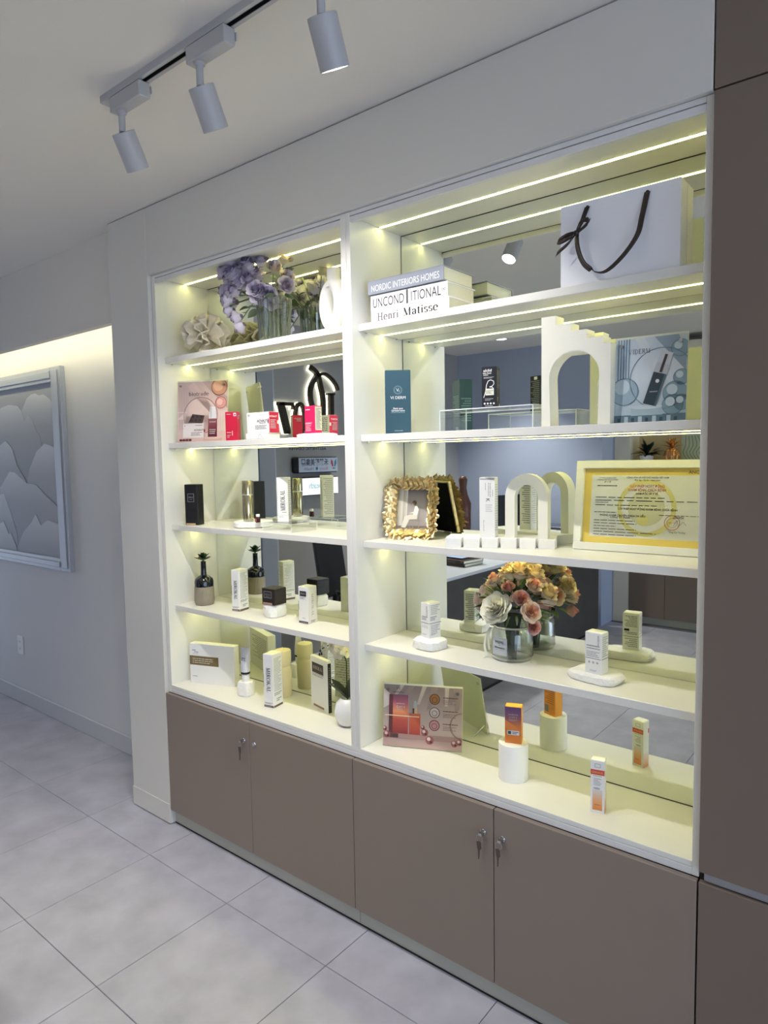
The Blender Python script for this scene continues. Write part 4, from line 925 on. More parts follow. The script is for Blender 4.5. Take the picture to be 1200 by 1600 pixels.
def pr_B(P, f, r, b, l):
    w = .046
    P.text(f, 'akild', .018, .114, .008, INKW, 2, bold=True, w=.026); P.text(f, 'beta glucan', .017, .106, .005, INKW, 2, bold=True, w=.026); P.lines(f, .005, .098, .02, .102, 1, INKW, 2); P.lines(f, .006, .089, .038, .095, 2, INKL, 1)
    P.line(f, [(.006, .032), (.012, .05), (.015, .07), (.020, .082), (.028, .085), (.037, .081), (.038, .072), (.032, .066), (.024, .064), (.033, .063), (.037, .057)], .0022, INKW, 2)
    P.rect(f, .012, .039, .038, .059, PK('cream', (226, 226, 206)), 3); P.lines(f, .014, .043, .036, .054, 3, INKG, 4); P.lines(f, .010, .022, .036, .030, 2, INKL, 1)
    for k in range(4): P.disc(f, .009 + k * .0095, .014, .003, INKW, 2, 10)
    P.lines(f, .01, .005, .034, .009, 1, INKL, 1); P.lines(r, .003, .06, .036, .115, 12, INKG, 1); P.rect(r, .027, .004, .035, .014, INKW, 1); P.lines(r, .006, .02, .02, .034, 3, INKL, 1)
    P.lines(b, .004, .02, .042, .11, 14, INKG, 1); P.rect(b, .014, .112, .028, .122, INKW, 1)
carton('product_box', 'black carton with white looping letter on the tall acrylic riser', (.449, .088), 15, .046, .040, .125, z + .066, mat('blue_black_card', (24, 28, 38), .4, noise=(20, .05)), pr_B)
# stepped arch
AR = mat('ivory_plaster', (238, 236, 222), .6, noise=(14, .02), bump=(80, .08))
def arch_poly(x0, x1, zt, ix0, ix1, spring, steps=None):
    """front outline with an arched opening, as polygon strip pieces"""
    n = 24; cx = (ix0 + ix1) / 2; r = (ix1 - ix0) / 2
    inner = [(ix0, 0)] + [(cx - (r + .004) * cos(pi * i / n), spring + r * 1.02 * sin(pi * i / n)) for i in range(n + 1)] + [(ix1, 0)]
    return inner
def extrude_between(b, inner, outer, y0, y1, m):
    """closed ring-less band between two polylines with equal counts, extruded along y"""
    n = len(inner); vs = []
    for y in (y0, y1): vs += [(x, y, zz) for x, zz in inner] + [(x, y, zz) for x, zz in outer]
    fs = []
    for i in range(n - 1):
        fs += [(i, i + 1, n + i + 1, n + i), (2 * n + i, 3 * n + i, 3 * n + i + 1, 2 * n + i + 1), (i, 2 * n + i, 2 * n + i + 1, i + 1), (n + i, n + i + 1, 3 * n + i + 1, 3 * n + i)]
    fs += [(0, n, 3 * n, 2 * n), (n - 1, 3 * n - 1, 4 * n - 1, 2 * n - 1)]
    b.add(vs, fs, m)
inner = arch_poly(0, 0, 0, .028, .168, .135)
W_ = .203
tops = [(0, .043, .309), (.043, .089, .283), (.089, .135, .260), (.135, .182, .236), (.182, W_, .216)]
def ztop(x):
    for a_, b_, h_ in tops:
        if x <= b_ + 1e-6: return h_
    return tops[-1][2]
sa = MB(); n = len(inner); outer = []
for i, (x, zz) in enumerate(inner):
    if i == 0: outer.append((0, 0))
    elif i == n - 1: outer.append((W_, 0))
    else:
        t = (i - 1) / (n - 3)
        outer.append((0, .135) if i == 1 else (W_, .135) if i == n - 2 else (W_ * t, .2))
extrude_between(sa, inner, outer, 0, .052, AR)
# body above the arch: stepped blocks; the band reaches z=.2 so they start there
for a_, b_, h_ in tops: sa.box(a_, 0, .1999, b_, .052, h_, AR)
sa.prism([(0, .135), (W_ / 22, .2), (0, .2)], 0, .052, AR); sa.prism([(W_, .135), (W_, .2), (W_ * 21 / 22, .2)], 0, .052, AR)
sao = sa.build('stepped_arch', None, loc=(.652, .078, z), label='ivory plaster arch with stair-stepped top on the second shelf', category='arch'); sao.rotation_euler = (0, 0, RAD(-2))
BLUEBG = grad('poster_blue', [(0, (176, 196, 208)), (.5, (222, 231, 238)), (1, (200, 212, 224))], 'Z', 0, .225)
def draw_blue(P, F, w, h):
    for k in range(5): P.rect(F, .006 + k * .007, .07, .0095 + k * .007, h, PK('bluestripe', (112, 142, 164)), 1)
    P.poly(F, [(.05, h), (.075, h), (.15, .08), (.12, .08)], PK('bluebeam', (214, 222, 228)), 1); P.poly(F, [(.1, h), (.16, h), (.18, .17), (.18, .13)], PK('bluebeam2', (150, 170, 186)), 1)
    P.ring(F, .12, .115, .080, .002, PK('bluering', (110, 140, 156)), 2, 36)
    P.disc(F, .026, .085, .036, PK('bub', (164, 188, 200)), 2); P.ring(F, .026, .085, .036, .002, PK('bubd', (96, 126, 142)), 3); P.disc(F, .02, .098, .02, PK('bubl', (206, 222, 228)), 3)
    for cx, cy, r in ((.165, .19, .022), (.17, .115, .020), (.155, .075, .030), (.15, .045, .026), (.172, .05, .02)):
        P.disc(F, cx, cy, r, PK('bub2', (142, 170, 184)), 2); P.ring(F, cx, cy, r, .0014, PK('bubd', (96, 126, 142)), 3); P.disc(F, cx - r * .25, cy + r * .3, r * .45, PK('bubl', (206, 222, 228)), 4)
    P.rect(F, 0, 0, w, .022, PK('water', (96, 126, 142)), 2)
    for k in range(9): P.rect(F, .01 + k * .018, .002, .02 + k * .018, .018, PK('waterl', (186, 204, 212) if k % 2 else (64, 92, 108)), 3) if k % 2 else P.rect(F, .01 + k * .018, .004, .018 + k * .018, .014, PK('waterd', (58, 84, 100)), 3)
    P.rect(F, .045, .02, .125, .042, PK('podblue', (176, 198, 208)), 3); P.disc(F, .085, .042, .040, PK('podtop', (206, 220, 226)), 4, 24, .006)
    def q(a, b): # tilted bottle frame
        c, s_ = cos(RAD(-17)), sin(RAD(-17)); return (.092 + a * c - b * s_, .047 + a * s_ + b * c)
    P.poly(F, [q(-.017, 0), q(.017, 0), q(.017, .085), q(-.017, .085)], PK('bottleteal', (46, 66, 78)), 5); P.poly(F, [q(.012, 0), q(.017, 0), q(.017, .085), q(.012, .085)], PK('bottletl', (88, 112, 124)), 6)
    P.poly(F, [q(-.017, .085), q(.017, .085), q(.017, .11), q(-.017, .11)], PK('silver', (196, 200, 204)), 5); P.poly(F, [q(-.003, .087), q(.004, .087), q(.004, .135), q(-.003, .135)], PK('darkrod', (70, 58, 62)), 7)
    P.poly(F, [q(-.016, .11), q(.016, .11), q(.016, .142), q(-.016, .142)], PK('capcl', (206, 212, 218)), 5); P.disc(F, *q(0, .064), .005, INKW, 6, 14); P.lines(F, .092, .078, .112, .084, 1, INKL, 7)
    P.text(F, 'VIDERM', .062, .190, .012, PK('slate', (82, 96, 112)), 3, serif=(.12, .05), w=.056)
poster('poster_stand', 'pale blue serum advert with dark teal dropper bottle in an acrylic stand', (.855, .098), 3, .182, .225, z, 4, draw_blue, BLUEBG)

# ---------- right bay, third shelf
z = R_(3)
ft = thing('photo_frame', 'ornate gold leaf photo frame with a seated figure picture', 'photo frame', (.022, .137, z + .003), rot=(RAD(-13), 0, RAD(18.5)))
fw, fh = .186, .206; ow, oh = .036, .032
gm = []
for sd in range(4):
    random.seed(60 + sd); b = MB()
    for k in range(3): petal(b, GOLD, .0, RAD(58), (k - 1) * .70, .034 - .006 * abs(k - 1), .0105, .007)
    petal(b, GOLD, .001, RAD(36), 0, .024, .010, .006, .003); gm.append(b.mesh('acanthus_leaf_%d' % sd, 50))
core = MB()
for a in ((0, 0, fw, oh), (0, fh - oh, fw, fh), (0, oh, ow, fh - oh), (fw - ow, oh, fw, fh - oh)):
    core.box(a[0] + .008 if a[0] == 0 else a[0], -.004, a[1] + .006 if a[1] == 0 else a[1], a[2] - .008 if a[2] == fw else a[2], .010, a[3] - .006 if a[3] == fh else a[3], GOLD, .002)
core.build('frame_core', ft)
def leafs(nm, count, p0, p1, ang):
    for k in range(count):
        t = (k + .5) / count; p = Vector(p0).lerp(Vector(p1), t); o = link('acanthus_leaf', gm[k % 4], ft, (p.x, -.006 - .003 * (k % 2), p.y))
        # leaf local: grows along +x (ang 0) with outward z; turn so that growth follows 'ang' in the frame plane
        o.matrix_basis = Matrix.Translation((p.x, -.005 - .002 * (k % 2), p.y)) @ Matrix.Rotation(RAD(90), 4, 'X') @ Matrix.Rotation(RAD(ang + (-22 if k % 2 else -6)), 4, 'Z') @ Matrix.Scale(1.05 + .1 * ((k * 7) % 3), 4)
leafs('b', 7, (.014, .024), (fw - .014, .024), -90); leafs('t', 7, (.014, fh - .024), (fw - .014, fh - .024), 90)
leafs('l', 7, (.026, .020), (.026, fh - .020), 180); leafs('r', 7, (fw - .026, .020), (fw - .026, fh - .020), 0)
leafs('b2', 6, (.034, oh - .004), (fw - .034, oh - .004), -80); leafs('t2', 6, (.034, fh - oh + .004), (fw - .034, fh - oh + .004), 80)
leafs('l2', 6, (ow - .004, .04), (ow - .004, fh - .04), 170); leafs('r2', 6, (fw - ow + .004, .04), (fw - ow + .004, fh - .04), 10)
GI = mat('gold_inner', (206, 178, 128), .3, .8, noise=(40, .1))
ir = MB()
for a in ((ow - .003, oh - .003, fw - ow + .003, oh), (ow - .003, fh - oh, fw - ow + .003, fh - oh + .003), (ow - .003, oh, ow, fh - oh), (fw - ow, oh, fw - ow + .003, fh - oh)): ir.box(a[0], -.0065, a[1], a[2], -.0042, a[3], GI)
ir.build('inner_bead', ft)
pp = Print(); FP = Face((ow, .0005, oh), (1, 0, 0), (0, 0, 1), (0, -1, 0)); pw, ph = fw - 2 * ow, fh - 2 * oh
pp.rect(FP, 0, 0, pw, ph, grad('photo_wall', [(0, (150, 140, 136)), (.4, (168, 160, 158)), (1, (112, 106, 104))], 'Z', oh, fh - oh), 0)
pp.rect(FP, .004, .012, .038, ph, PK('curtain', (196, 190, 178)), 1)
for k in range(4): pp.rect(FP, .006 + k * .009, .012, .009 + k * .009, ph, PK('curtainl', (216, 212, 200) if k % 2 else (170, 162, 150)), 2) if k % 2 else pp.rect(FP, .006 + k * .009, .012, .008 + k * .009, ph, PK('curtaind', (160, 150, 138)), 2)
pp.rect(FP, 0, 0, pw, .012, PK('pfloor', (122, 110, 102)), 1)
pp.poly(FP, [(.018, .006), (.030, .046), (.052, .052), (.076, .050), (.076, .036), (.048, .034), (.034, .004)], PK('skirt', (222, 216, 204)), 3)
pp.poly(FP, [(.060, .05), (.066, .082), (.074, .084), (.080, .07), (.076, .05)], PK('blouse', (238, 234, 228)), 3)
pp.poly(FP, [(.044, .056), (.062, .062), (.064, .056)], PK('sleeve', (228, 220, 210)), 3); pp.disc(FP, .064, .094, .0085, PK('hairp', (92, 72, 58)), 4, 14); pp.disc(FP, .0595, .089, .005, PK('facep', (206, 178, 158)), 4, 12)
pp.poly(FP, [(.078, .03), (.084, .082), (.088, .082), (.083, .03)], PK('chairp', (150, 142, 136)), 4); pp.rect(FP, .046, .028, .086, .033, PK('chairp', (150, 142, 136)), 4)
for x in (.048, .060, .082): pp.rect(FP, x, .003, x + .003, .03, PK('chairp', (150, 142, 136)), 4)
pp.put(ft, 'picture_print')
B('back_board', ft, .014, .0101, .010, fw - .014, .0135, fh - .010, mat('black_velvet', (12, 12, 13), .95, noise=(60, .2)), .001)
es = MB(); es.prism([(fw * .5 - .006, .165), (fw * .5 + .006, .165), (fw * .5 + .022, -.001), (fw * .5 - .022, -.001)], 0, .003, mat('black_velvet', (12, 12, 13), .95))
ee = es.build('easel_leg', ft); ee.matrix_basis = Matrix.Translation((0, .0136, .165)) @ Matrix.Rotation(RAD(24), 4, 'X') @ Matrix.Translation((0, 0, -.165))
# crenellated display block
cb = thing('display_block', 'long white display block with notched front under box and arch', 'plinth', (.330, .0555, z), 23.5)
B('slab', cb, .0, .0195, 0, .345, .108, .0300, WHITES, .0008)
for k in range(6): B('cube', cb, .004 + k * .0575, -.012, 0, .004 + k * .0575 + .049, .0194, .0300, WHITES, .0008)
def pr_k(P, f, r, b, l):
    w, h = .050, .190
    P.text(f, 'K', .028, .118, .012, INK, 2, -90); P.lines(f, .0285, .130, .0315, .173, 9, INKG, 1, .6); P.lines(f, .034, .128, .037, .172, 10, INKG, 1, .6); P.rect(f, .019, .150, .0202, .172, INKG, 1); P.rect(f, .0425, .130, .0437, .152, INKG, 1)
    P.lines(f, .02, .080, .042, .106, 4, INKL, 1, .3); P.lines(f, .012, .02, .016, .055, 7, INKL, 1, .6); P.rect(f, .002, h - .008, w - .002, h - .003, INKL, 1); P.lines(r, .004, .02, .03, .17, 20, INKL, 1, .3); P.lines(b, .004, .02, .04, .17, 20, INKG, 1, .4)
carton('product_box', 'tall white carton with fine sideways print on the notched display block', (.420, .118), 14, .050, .036, .190, z + .030, WHITEP, pr_k)
ua = MB(); n = 26
ui = [(.030, 0)] + [(.066 - .036 * cos(pi * i / n), .126 + .040 * sin(pi * i / n)) for i in range(n + 1)] + [(.102, 0)]
uo = [(.0, 0)] + [(.066 - .066 * cos(pi * i / n), .126 + .074 * sin(pi * i / n)) for i in range(n + 1)] + [(.132, 0)]
extrude_between(ua, ui, uo, 0, .038, AR)
uao = ua.build('small_arch', None, smooth=35, merge=True, loc=(.498, .142, z + .0302), label='small ivory rounded arch on the notched display block', category='arch'); uao.rotation_euler = (0, 0, RAD(14))
# certificate
ce = thing('certificate_frame', 'white framed licence certificate with yellow border leaning on the mirror', 'certificate', (.688, .2265, z), rot=(RAD(-7), 0, RAD(1.5)))
cw, chh = .395, .268; CF = mat('white_frame', (232, 233, 222), .4, noise=(6, .02)); q = .0225
B('frame_rail', ce, 0, -.012, 0, cw, .004, q, CF, .001); B('frame_rail', ce, 0, -.012, chh - q, cw, .004, chh, CF, .001)
B('frame_stile', ce, 0, -.012, q + .0001, q, .004, chh - q - .0001, CF, .001); B('frame_stile', ce, cw - q, -.012, q + .0001, cw, .004, chh - q - .0001, CF, .001)
B('back_board', ce, .004, .0041, .004, cw - .004, .008, chh - .004, mat('backing_board', (224, 226, 208), .5), 0)
P = Print(); iw, ih = cw - 2 * q, chh - 2 * q; FC = Face((q, .0035, q), (1, 0, 0), (0, 0, 1), (0, -1, 0))
YB = PK('yellowborder', (244, 216, 112)); CP = PK('certpaper', (240, 240, 234)); YW = PK('certwash', (234, 226, 150)); YW2 = PK('certwash2', (226, 224, 190)); CI = PK('certink', (66, 62, 66)); CR = PK('certred', (206, 130, 96))
P.rect(FC, 0, 0, iw, ih, YB, 0); P.rect(FC, .022, .020, iw - .020, ih - .020, CP, 1); P.disc(FC, .185, .108, .083, YW, 2, 36); P.disc(FC, .185, .108, .070, CP, 3, 36); P.disc(FC, .185, .108, .052, YW2, 4, 30); P.disc(FC, .178, .072, .016, YW, 5)
def T_(s_, a, b, h, m=CI, w=None, bold=False): P.text(FC, s_, a, b, h, m, 6, w=w, bold=bold)
T_('CỘNG HÒA XÃ HỘI CHỦ NGHĨA VIỆT NAM', .185, .196, .0045, w=.118, bold=True); T_('Độc lập - Tự do - Hạnh phúc', .185, .1885, .0042, w=.072, bold=True)
T_('ỦY BAN NHÂN DÂN', .070, .195, .0036, w=.050); T_('THÀNH PHỐ HỒ CHÍ MINH', .070, .189, .0036, w=.062); T_('SỞ Y TẾ', .070, .183, .0038, w=.020, bold=True)
P.lines(FC, .040, .169, .100, .174, 1, CI, 6)
T_('GIẤY PHÉP HOẠT ĐỘNG', .185, .171, .0075, CR, .098, True); T_('KHÁM BỆNH, CHỮA BỆNH', .185, .160, .0075, CR, .106, True); T_('GIÁM ĐỐC SỞ Y TẾ', .185, .149, .0052, CI, .062, True)
P.lines(FC, .036, .134, .235, .140, 1, CI, 6, .35); P.lines(FC, .036, .124, .322, .132, 1, CI, 6, .25); P.lines(FC, .036, .119, .075, .124, 1, CI, 6, .35); P.lines(FC, .036, .111, .215, .117, 1, CI, 6, .35)
T_('CẤP PHÉP HOẠT ĐỘNG KHÁM BỆNH, CHỮA BỆNH', .188, .104, .0055, CI, .166, True)
P.lines(FC, .034, .090, .10, .095, 1, CI, 6, .35); T_('PHÒNG KHÁM CHUYÊN KHOA DA LIỄU', .118, .084, .0055, CI, .132, True); T_('CÔNG TY TNHH', .112, .078, .005, CI, .058, True)
for k, e_ in enumerate((.155, .16, .10, .16, .215, .16)): P.lines(FC, .034, .066 - k * .0085, e_, .071 - k * .0085, 1, CI, 6, .35)
P.lines(FC, .222, .086, .330, .091, 1, CI, 6, .3); T_('GIÁM ĐỐC', .275, .083, .0045, CI, .030, True)
P.ring(FC, .258, .068, .0205, .0016, CR, 6); P.ring(FC, .258, .068, .013, .001, CR, 6); P.text(FC, 'SỞ Y TẾ', .258, .068, .004, CR, 6); P.line(FC, [(.262, .06), (.272, .076), (.275, .058), (.288, .072), (.296, .062)], .0008, PK('penblue', (90, 96, 150)), 7)
T_('Tăng Chí Thượng', .272, .042, .005, CI, .044); P.text(FC, 'ANCA', iw - .036, ih - .011, .009, CI, 6)
P.put(ce, 'certificate_print')
B('glazing', ce, q, -.003, q, cw - q, -.0015, chh - q, clear('matt_glazing', (.97, .975, .97), .015), 0)

# ---------- right bay, fourth shelf
z = R_(4)
rock('stone_block', 'chunky white rough stone under the slim serum carton', (.213, .130), .098, .094, .036, z, -6, jit=.05, seed=21, n=9)
def pr_ser(P, f, r, b, l):
    w, h = .042, .120
    for F, c in ((f, .6), (r, .5)):
        P.rect(F, .001, .050, (w if F is f else .056) - .001, .052, INKG, 1); P.lines(F, .005, .06, .034, .075, 3, INKG, 1); P.lines(F, .005, .008, .03, .014, 2, INKL, 1)
    P.text(f, 'sesderma', .032, .092, .008, INKG, 1, -90, w=.036)
    for k in range(3): P.ring(f, .009 + k * .011, .038, .0035, .0007, INKG, 1, 12)
    P.lines(r, .008, .08, .048, .115, 6, INKL, 1); P.lines(r, .008, .012, .048, .046, 6, INKL, 1); P.lines(b, .005, .01, .037, .11, 14, INKG, 1); P.lines(l, .005, .01, .05, .11, 14, INKG, 1)
carton('product_box', 'slim white serum carton standing on the chunky rough stone', (.181, .124), -13, .042, .052, .120, z + .036, WHITEP, pr_ser)
VX = (.493, .196)
jar = thing('glass_jar', 'wide clear glass jar with square tag holding the peach bouquet', 'vase', (VX[0], VX[1], z))
MB().lathe([(0, 0), (.060, 0), (.0645, .004), (.066, .012), (.066, .088), (.060, .098), (.0575, .103), (.060, .108), (.057, .108), (.055, .103), (.0575, .096), (.063, .086), (.063, .012), (.058, .006), (0, .005)], GLASS, 48).build('glass_body', jar, smooth=50)
MB().lathe([(.0560, .1015), (.0592, .104), (.0606, .1085), (.0575, .1095)], clear('rim_glass', (.72, .80, .76), .3), 48, close=False).build('rim', jar, smooth=50)
MB().lathe([(.0575, .001), (.0640, .003), (.0665, .010), (.0668, .013)], clear('rim_glass', (.72, .80, .76), .3), 48, close=False).build('foot_ring', jar, smooth=50)
tg = MB(); Rt = Matrix.Rotation(RAD(-6), 4, 'Z'); tg.box(-.027, -.0695, .022, .027, -.0682, .078, mat('tag_grey', (206, 210, 216), .5, noise=(10, .02)), 0, Rt); tgo = tg.build('tag', jar)
tpn = Print(); FG = Face(Rt @ Vector((-.027, -.0697, .022)), Rt.to_3x3() @ Vector((1, 0, 0)), (0, 0, 1), Rt.to_3x3() @ Vector((0, -1, 0)))
tpn.frame(FG, .003, .003, .051, .053, .0005, INKL, 1); tpn.text(FG, 'MiMi', .026, .041, .010, INK, 1, w=.030); tpn.text(FG, '&', .026, .032, .004, INK, 1); tpn.text(FG, 'Flowers', .027, .024, .006, INK, 1, bold=True, w=.036); tpn.lines(FG, .01, .014, .044, .018, 1, INKL, 1); tpn.put(tgo, 'tag_print')
rr = jar; 
ribbon('ribbon_tail', smoothp([(-.055, -.042, .10), (-.066, -.048, .075), (-.072, -.052, .04), (-.066, -.056, .012), (-.071, -.062, .003)], 4), .009, mat('sheer_ribbon', (226, 228, 214), .4, noise=(30, .05)), jar)
ribbon('ribbon_tail', smoothp([(-.050, -.046, .10), (-.056, -.056, .07), (-.050, -.060, .03)], 4), .008, mat('sheer_ribbon', (226, 228, 214), .4), jar)
pb = thing('flower_bouquet', 'round bouquet of peach roses, one big white rose and greenery in the glass jar', 'flowers', (VX[0], VX[1], z + .05))
PE = [mat('peach_core', (228, 172, 146), .6, noise=(60, .12)), mat('peach_petal', (238, 204, 180), .6, noise=(60, .1)), mat('peach_pale', (244, 224, 204), .6, noise=(60, .08))]
PKR = [mat('pink_core', (222, 162, 150), .6, noise=(60, .12)), mat('pink_petal', (230, 186, 174), .6, noise=(60, .1))]
WR = [mat('ivory_core', (240, 237, 218), .6, noise=(60, .06)), mat('ivory_petal', (242, 240, 224), .6, noise=(60, .05))]
CRM = [mat('cream_core', (226, 200, 160), .6, noise=(60, .08)), mat('cream_light', (244, 226, 190), .6, noise=(60, .06))]
ms = dict(p=rose_mesh('peach_rose', PE, .036, 41, 8, 1.1), k=rose_mesh('pink_rose', PKR, .033, 42, 8, 1.0), w=rose_mesh('white_rose', WR, .050, 43, 10, 1.3), c=rose_mesh('cream_rose', CRM, .036, 44, 8, 1.3), h=None)
hb = MB(); random.seed(9)
for k in range(14):
    a = random.uniform(0, 6.28); e = random.uniform(.1, 1.3); c_ = Vector((.024 * cos(a) * sin(e), .024 * sin(a) * sin(e), .016 * cos(e)))
    for i in range(4): petal(hb, mat('hydrangea', (240, 216, 196), .6, noise=(60, .1)), .001, RAD(70), i * pi / 2 + a, .013, .008, .001, 0, Matrix.Translation(c_) @ Vector((cos(a) * sin(e), sin(a) * sin(e), cos(e))).to_track_quat('Z', 'Y').to_matrix().to_4x4())
ms['h'] = hb.mesh('hydrangea_head', 60)
for kd, p, sc in (('w', (-.004, -.075, .115), 1.12), ('k', (.062, -.062, .155), .95), ('p', (.088, -.060, .118), 1.05), ('k', (.095, -.052, .075), .85), ('h', (-.085, -.045, .14), 1.15), ('h', (-.062, -.05, .172), 1.0), ('h', (-.095, -.02, .115), 1.0), ('p', (-.04, -.03, .190), .9), ('c', (.0, -.01, .215), 1.1), ('c', (.035, -.02, .222), 1.15), ('c', (.07, .0, .218), 1.1), ('p', (.085, -.03, .19), .85), ('k', (.02, -.06, .185), .75), ('c', (.03, .04, .215), 1.1), ('p', (-.05, .05, .18), 1.1), ('p', (.05, .065, .165), 1.15), ('k', (.0, .07, .165), 1.0), ('p', (.085, .05, .135), 1.1), ('c', (.11, .01, .165), 1.0), ('p', (-.09, .03, .14), 1.0), ('k', (.06, .07, .11), .95), ('h', (-.02, .065, .12), 1.0)):
    bloom_at(pb, ms[kd], {'h': 'hydrangea_head'}.get(kd, 'rose'), p, (0, 0, .07), sc, rn.uniform(0, 6))
fl1 = leaf_mesh('foliage_leaf', GREENL, .045, .010, .2); fl2 = leaf_mesh('foliage_leaf_dark', GREEN, .05, .013, .2); fl3 = leaf_mesh('needle_leaf', mat('sage_leaf', (98, 116, 84), .6), .06, .004, .3)
for k in range(84):
    a = rn.uniform(0, 6.28); e = rn.uniform(.5, 1.75); d = Vector((cos(a) * sin(e), sin(a) * sin(e), cos(e))); o = link('leaf', (fl1, fl2, fl3)[k % 3], pb, Vector((0, 0, .10)) + Vector((d.x * .084, d.y * .062, d.z * .085)))
    o.rotation_mode = 'QUATERNION'; o.rotation_quaternion = d.to_track_quat('Y', 'Z')
bl = MB()
for k in range(40): a = rn.uniform(0, 6.28); bl.ball((.055 + .02 * cos(a) * rn.random(), -.055 + .016 * sin(a), .145 + rn.uniform(-.02, .04)), .0032, mat('berry_green', (150, 164, 96), .5, noise=(40, .1)), 6, 4)
bl.build('berry_spray', pb, kind='stuff')
MB().lathe([(.012, -.045), (.016, 0), (.022, .05), (.03, .09)], mat('stem_dark', (44, 58, 40), .6, noise=(60, .3)), 20, fn=lambda r, zz, a: r * (1 + .14 * cos(9 * a))).build('stem_bundle', pb, smooth=40)
rock('stone_block', 'long white rough-edged stone slab under the wide serum carton', (.793, .142), .150, .098, .0255, z, -8, jit=.045, seed=33, n=12)
def pr_ser2(P, f, r, b, l):
    P.lines(f, .005, .078, .044, .084, 1, INKG, 1); P.lines(f, .005, .071, .046, .076, 1, INKG, 1); P.lines(f, .005, .048, .044, .066, 4, INKG, 1, .35); P.rect(f, .002, .0435, .049, .0452, INKG, 1); P.text(f, 'sesderma', .042, .098, .007, INKG, 1, -90, w=.030)
    for k in range(3): P.disc(f, .013 + k * .0125, .033, .0036, INKL, 1, 12)
    P.lines(f, .015, .006, .036, .012, 2, INKL, 1)
    P.lines(b, .006, .075, .044, .112, 8, INKG, 1, .5); P.rect(b, .03, .062, .046, .069, INK, 1); P.lines(b, .006, .05, .044, .06, 2, INKG, 1); P.rect(b, .002, .0435, .049, .0452, INKG, 1); P.lines(b, .006, .01, .044, .04, 5, INKG, 1, .4); P.rect(r, .001, .0435, .040, .0452, INKG, 1); P.lines(r, .004, .05, .036, .11, 10, INKL, 1)
carton('product_box', 'wide white serum carton standing on the long stone slab', (.7725, .1125), -6, .051, .040, .120, z + .0255, WHITEP, pr_ser2)

# ---------- right bay, bottom
z = BASE
MAUVE = grad('poster_mauve', [(0, (190, 160, 152)), (.3, (206, 186, 174)), (.6, (178, 160, 152)), (1, (136, 122, 120))], 'Z', 0, .22)
def draw_mauve(P, F, w, h):
    for k in range(6): P.poly(F, [(.05 + k * .04, h * .98), (.07 + k * .042, h), (.02 + k * .05, .14), (.005 + k * .05, .13)], PK('mauvebeam', (158, 140, 134) if k % 2 else (186, 168, 160)), 1) if k % 2 else P.poly(F, [(.06 + k * .04, h), (.075 + k * .04, h), (.03 + k * .05, .15), (.02 + k * .05, .15)], PK('mauvebeam2', (196, 180, 170)), 1)
    P.poly(F, [(0, .20), (0, .13), (.05, .16)], PK('mauvel', (216, 204, 196)), 2); P.ring(F, .285, .085, .045, .005, PK('mauvering', (158, 128, 122)), 2, 32)
    P.rect(F, 0, .028, w, .047, PK('podm', (176, 142, 136)), 2); P.rect(F, .02, .03, .055, .044, PK('podmd', (104, 74, 72)), 3); P.rect(F, 0, .0, w, .02, PK('podlow', (200, 170, 160)), 2)
    g1 = grad('print_sunset', [(0, (150, 62, 62)), (.35, (196, 92, 78)), (.55, (240, 156, 104)), (.75, (196, 110, 124)), (1, (116, 84, 110))], 'Z', .045, .185)
    P.rect(F, .020, .045, .092, .180, g1, 3); P.rect(F, .020, .045, .034, .180, PK('boxside', (112, 64, 66)), 4); P.rect(F, .090, .045, .0915, .18, INKL, 4)
    P.rect(F, .100 - .006, .045, .134, .118, grad('print_serum', [(0, (176, 74, 66)), (1, (214, 112, 76))], 'Z', .045, .118), 4); P.rect(F, .112, .118, .122, .138, PK('collar', (214, 182, 140)), 4); P.rect(F, .106, .118, .112, .136, PK('collard', (90, 70, 62)), 4)
    P.poly(F, [(.108, .136), (.122, .136), (.120, .158), (.115, .164), (.110, .158)], PK('bulb', (176, 182, 186)), 5); P.rect(F, .005, .1055, .13, .1085, PK('flare', (255, 226, 190)), 5)
    P.text(F, 'sesderma', .062, .150, .006, INKW, 5, w=.03); P.text(F, 'C-VIT 5', .062, .138, .007, INKW, 5, w=.03); P.lines(F, .048, .126, .076, .133, 2, INKL, 5); P.text(F, 'sesderma', .053, .190, .0065, PK('ink4', (64, 58, 64)), 3, w=.042)
    for s_ in (-1, 1): P.line(F, [(.053 + s_ * .006, .208), (.053 + s_ * .002, .203), (.053 + s_ * .006, .198)], .0018, PK('ink4', (64, 58, 64)), 3)
    for cy, m1, m2 in ((.172, (166, 116, 66), (104, 66, 36)), (.126, (200, 188, 182), (120, 92, 88)), (.082, (198, 150, 148), (136, 62, 60))):
        P.disc(F, .184, cy, .0175, PK('ing%d' % m1[0], m1), 3, 22); P.ring(F, .184, cy, .0175, .0028, PK('ingr%d' % m2[0], m2), 4); P.ring(F, .184, cy - .002, .009, .0018, PK('ingr%d' % m2[0], m2), 5, 14)
        P.lines(F, .214, cy + .004, .266, cy + .010, 1, PK('brown2', (104, 70, 60)), 3); P.lines(F, .214, cy - .016, .262, cy, 3, PK('brown3', (140, 112, 102)), 3, .35)
    for cx, cy, r in ((.014, .04, .013), (.006, .06, .009), (.15, .055, .013), (.168, .03, .015), (.255, .025, .012), (.272, .03, .011), (.143, .072, .008)):
        P.disc(F, cx, cy, r, PK('gem', (158, 96, 94)), 5, 9); P.disc(F, cx - r * .2, cy + r * .3, r * .45, PK('geml', (226, 206, 200)), 6, 7); P.disc(F, cx + r * .3, cy - r * .4, r * .3, PK('gemd', (92, 38, 44)), 6, 7)
poster('poster_stand', 'brown-mauve sunset serum advert lying wide in an acrylic stand', (.047, .068), 24.8, .281, .214, z + .003, 9, draw_mauve, MAUVE)
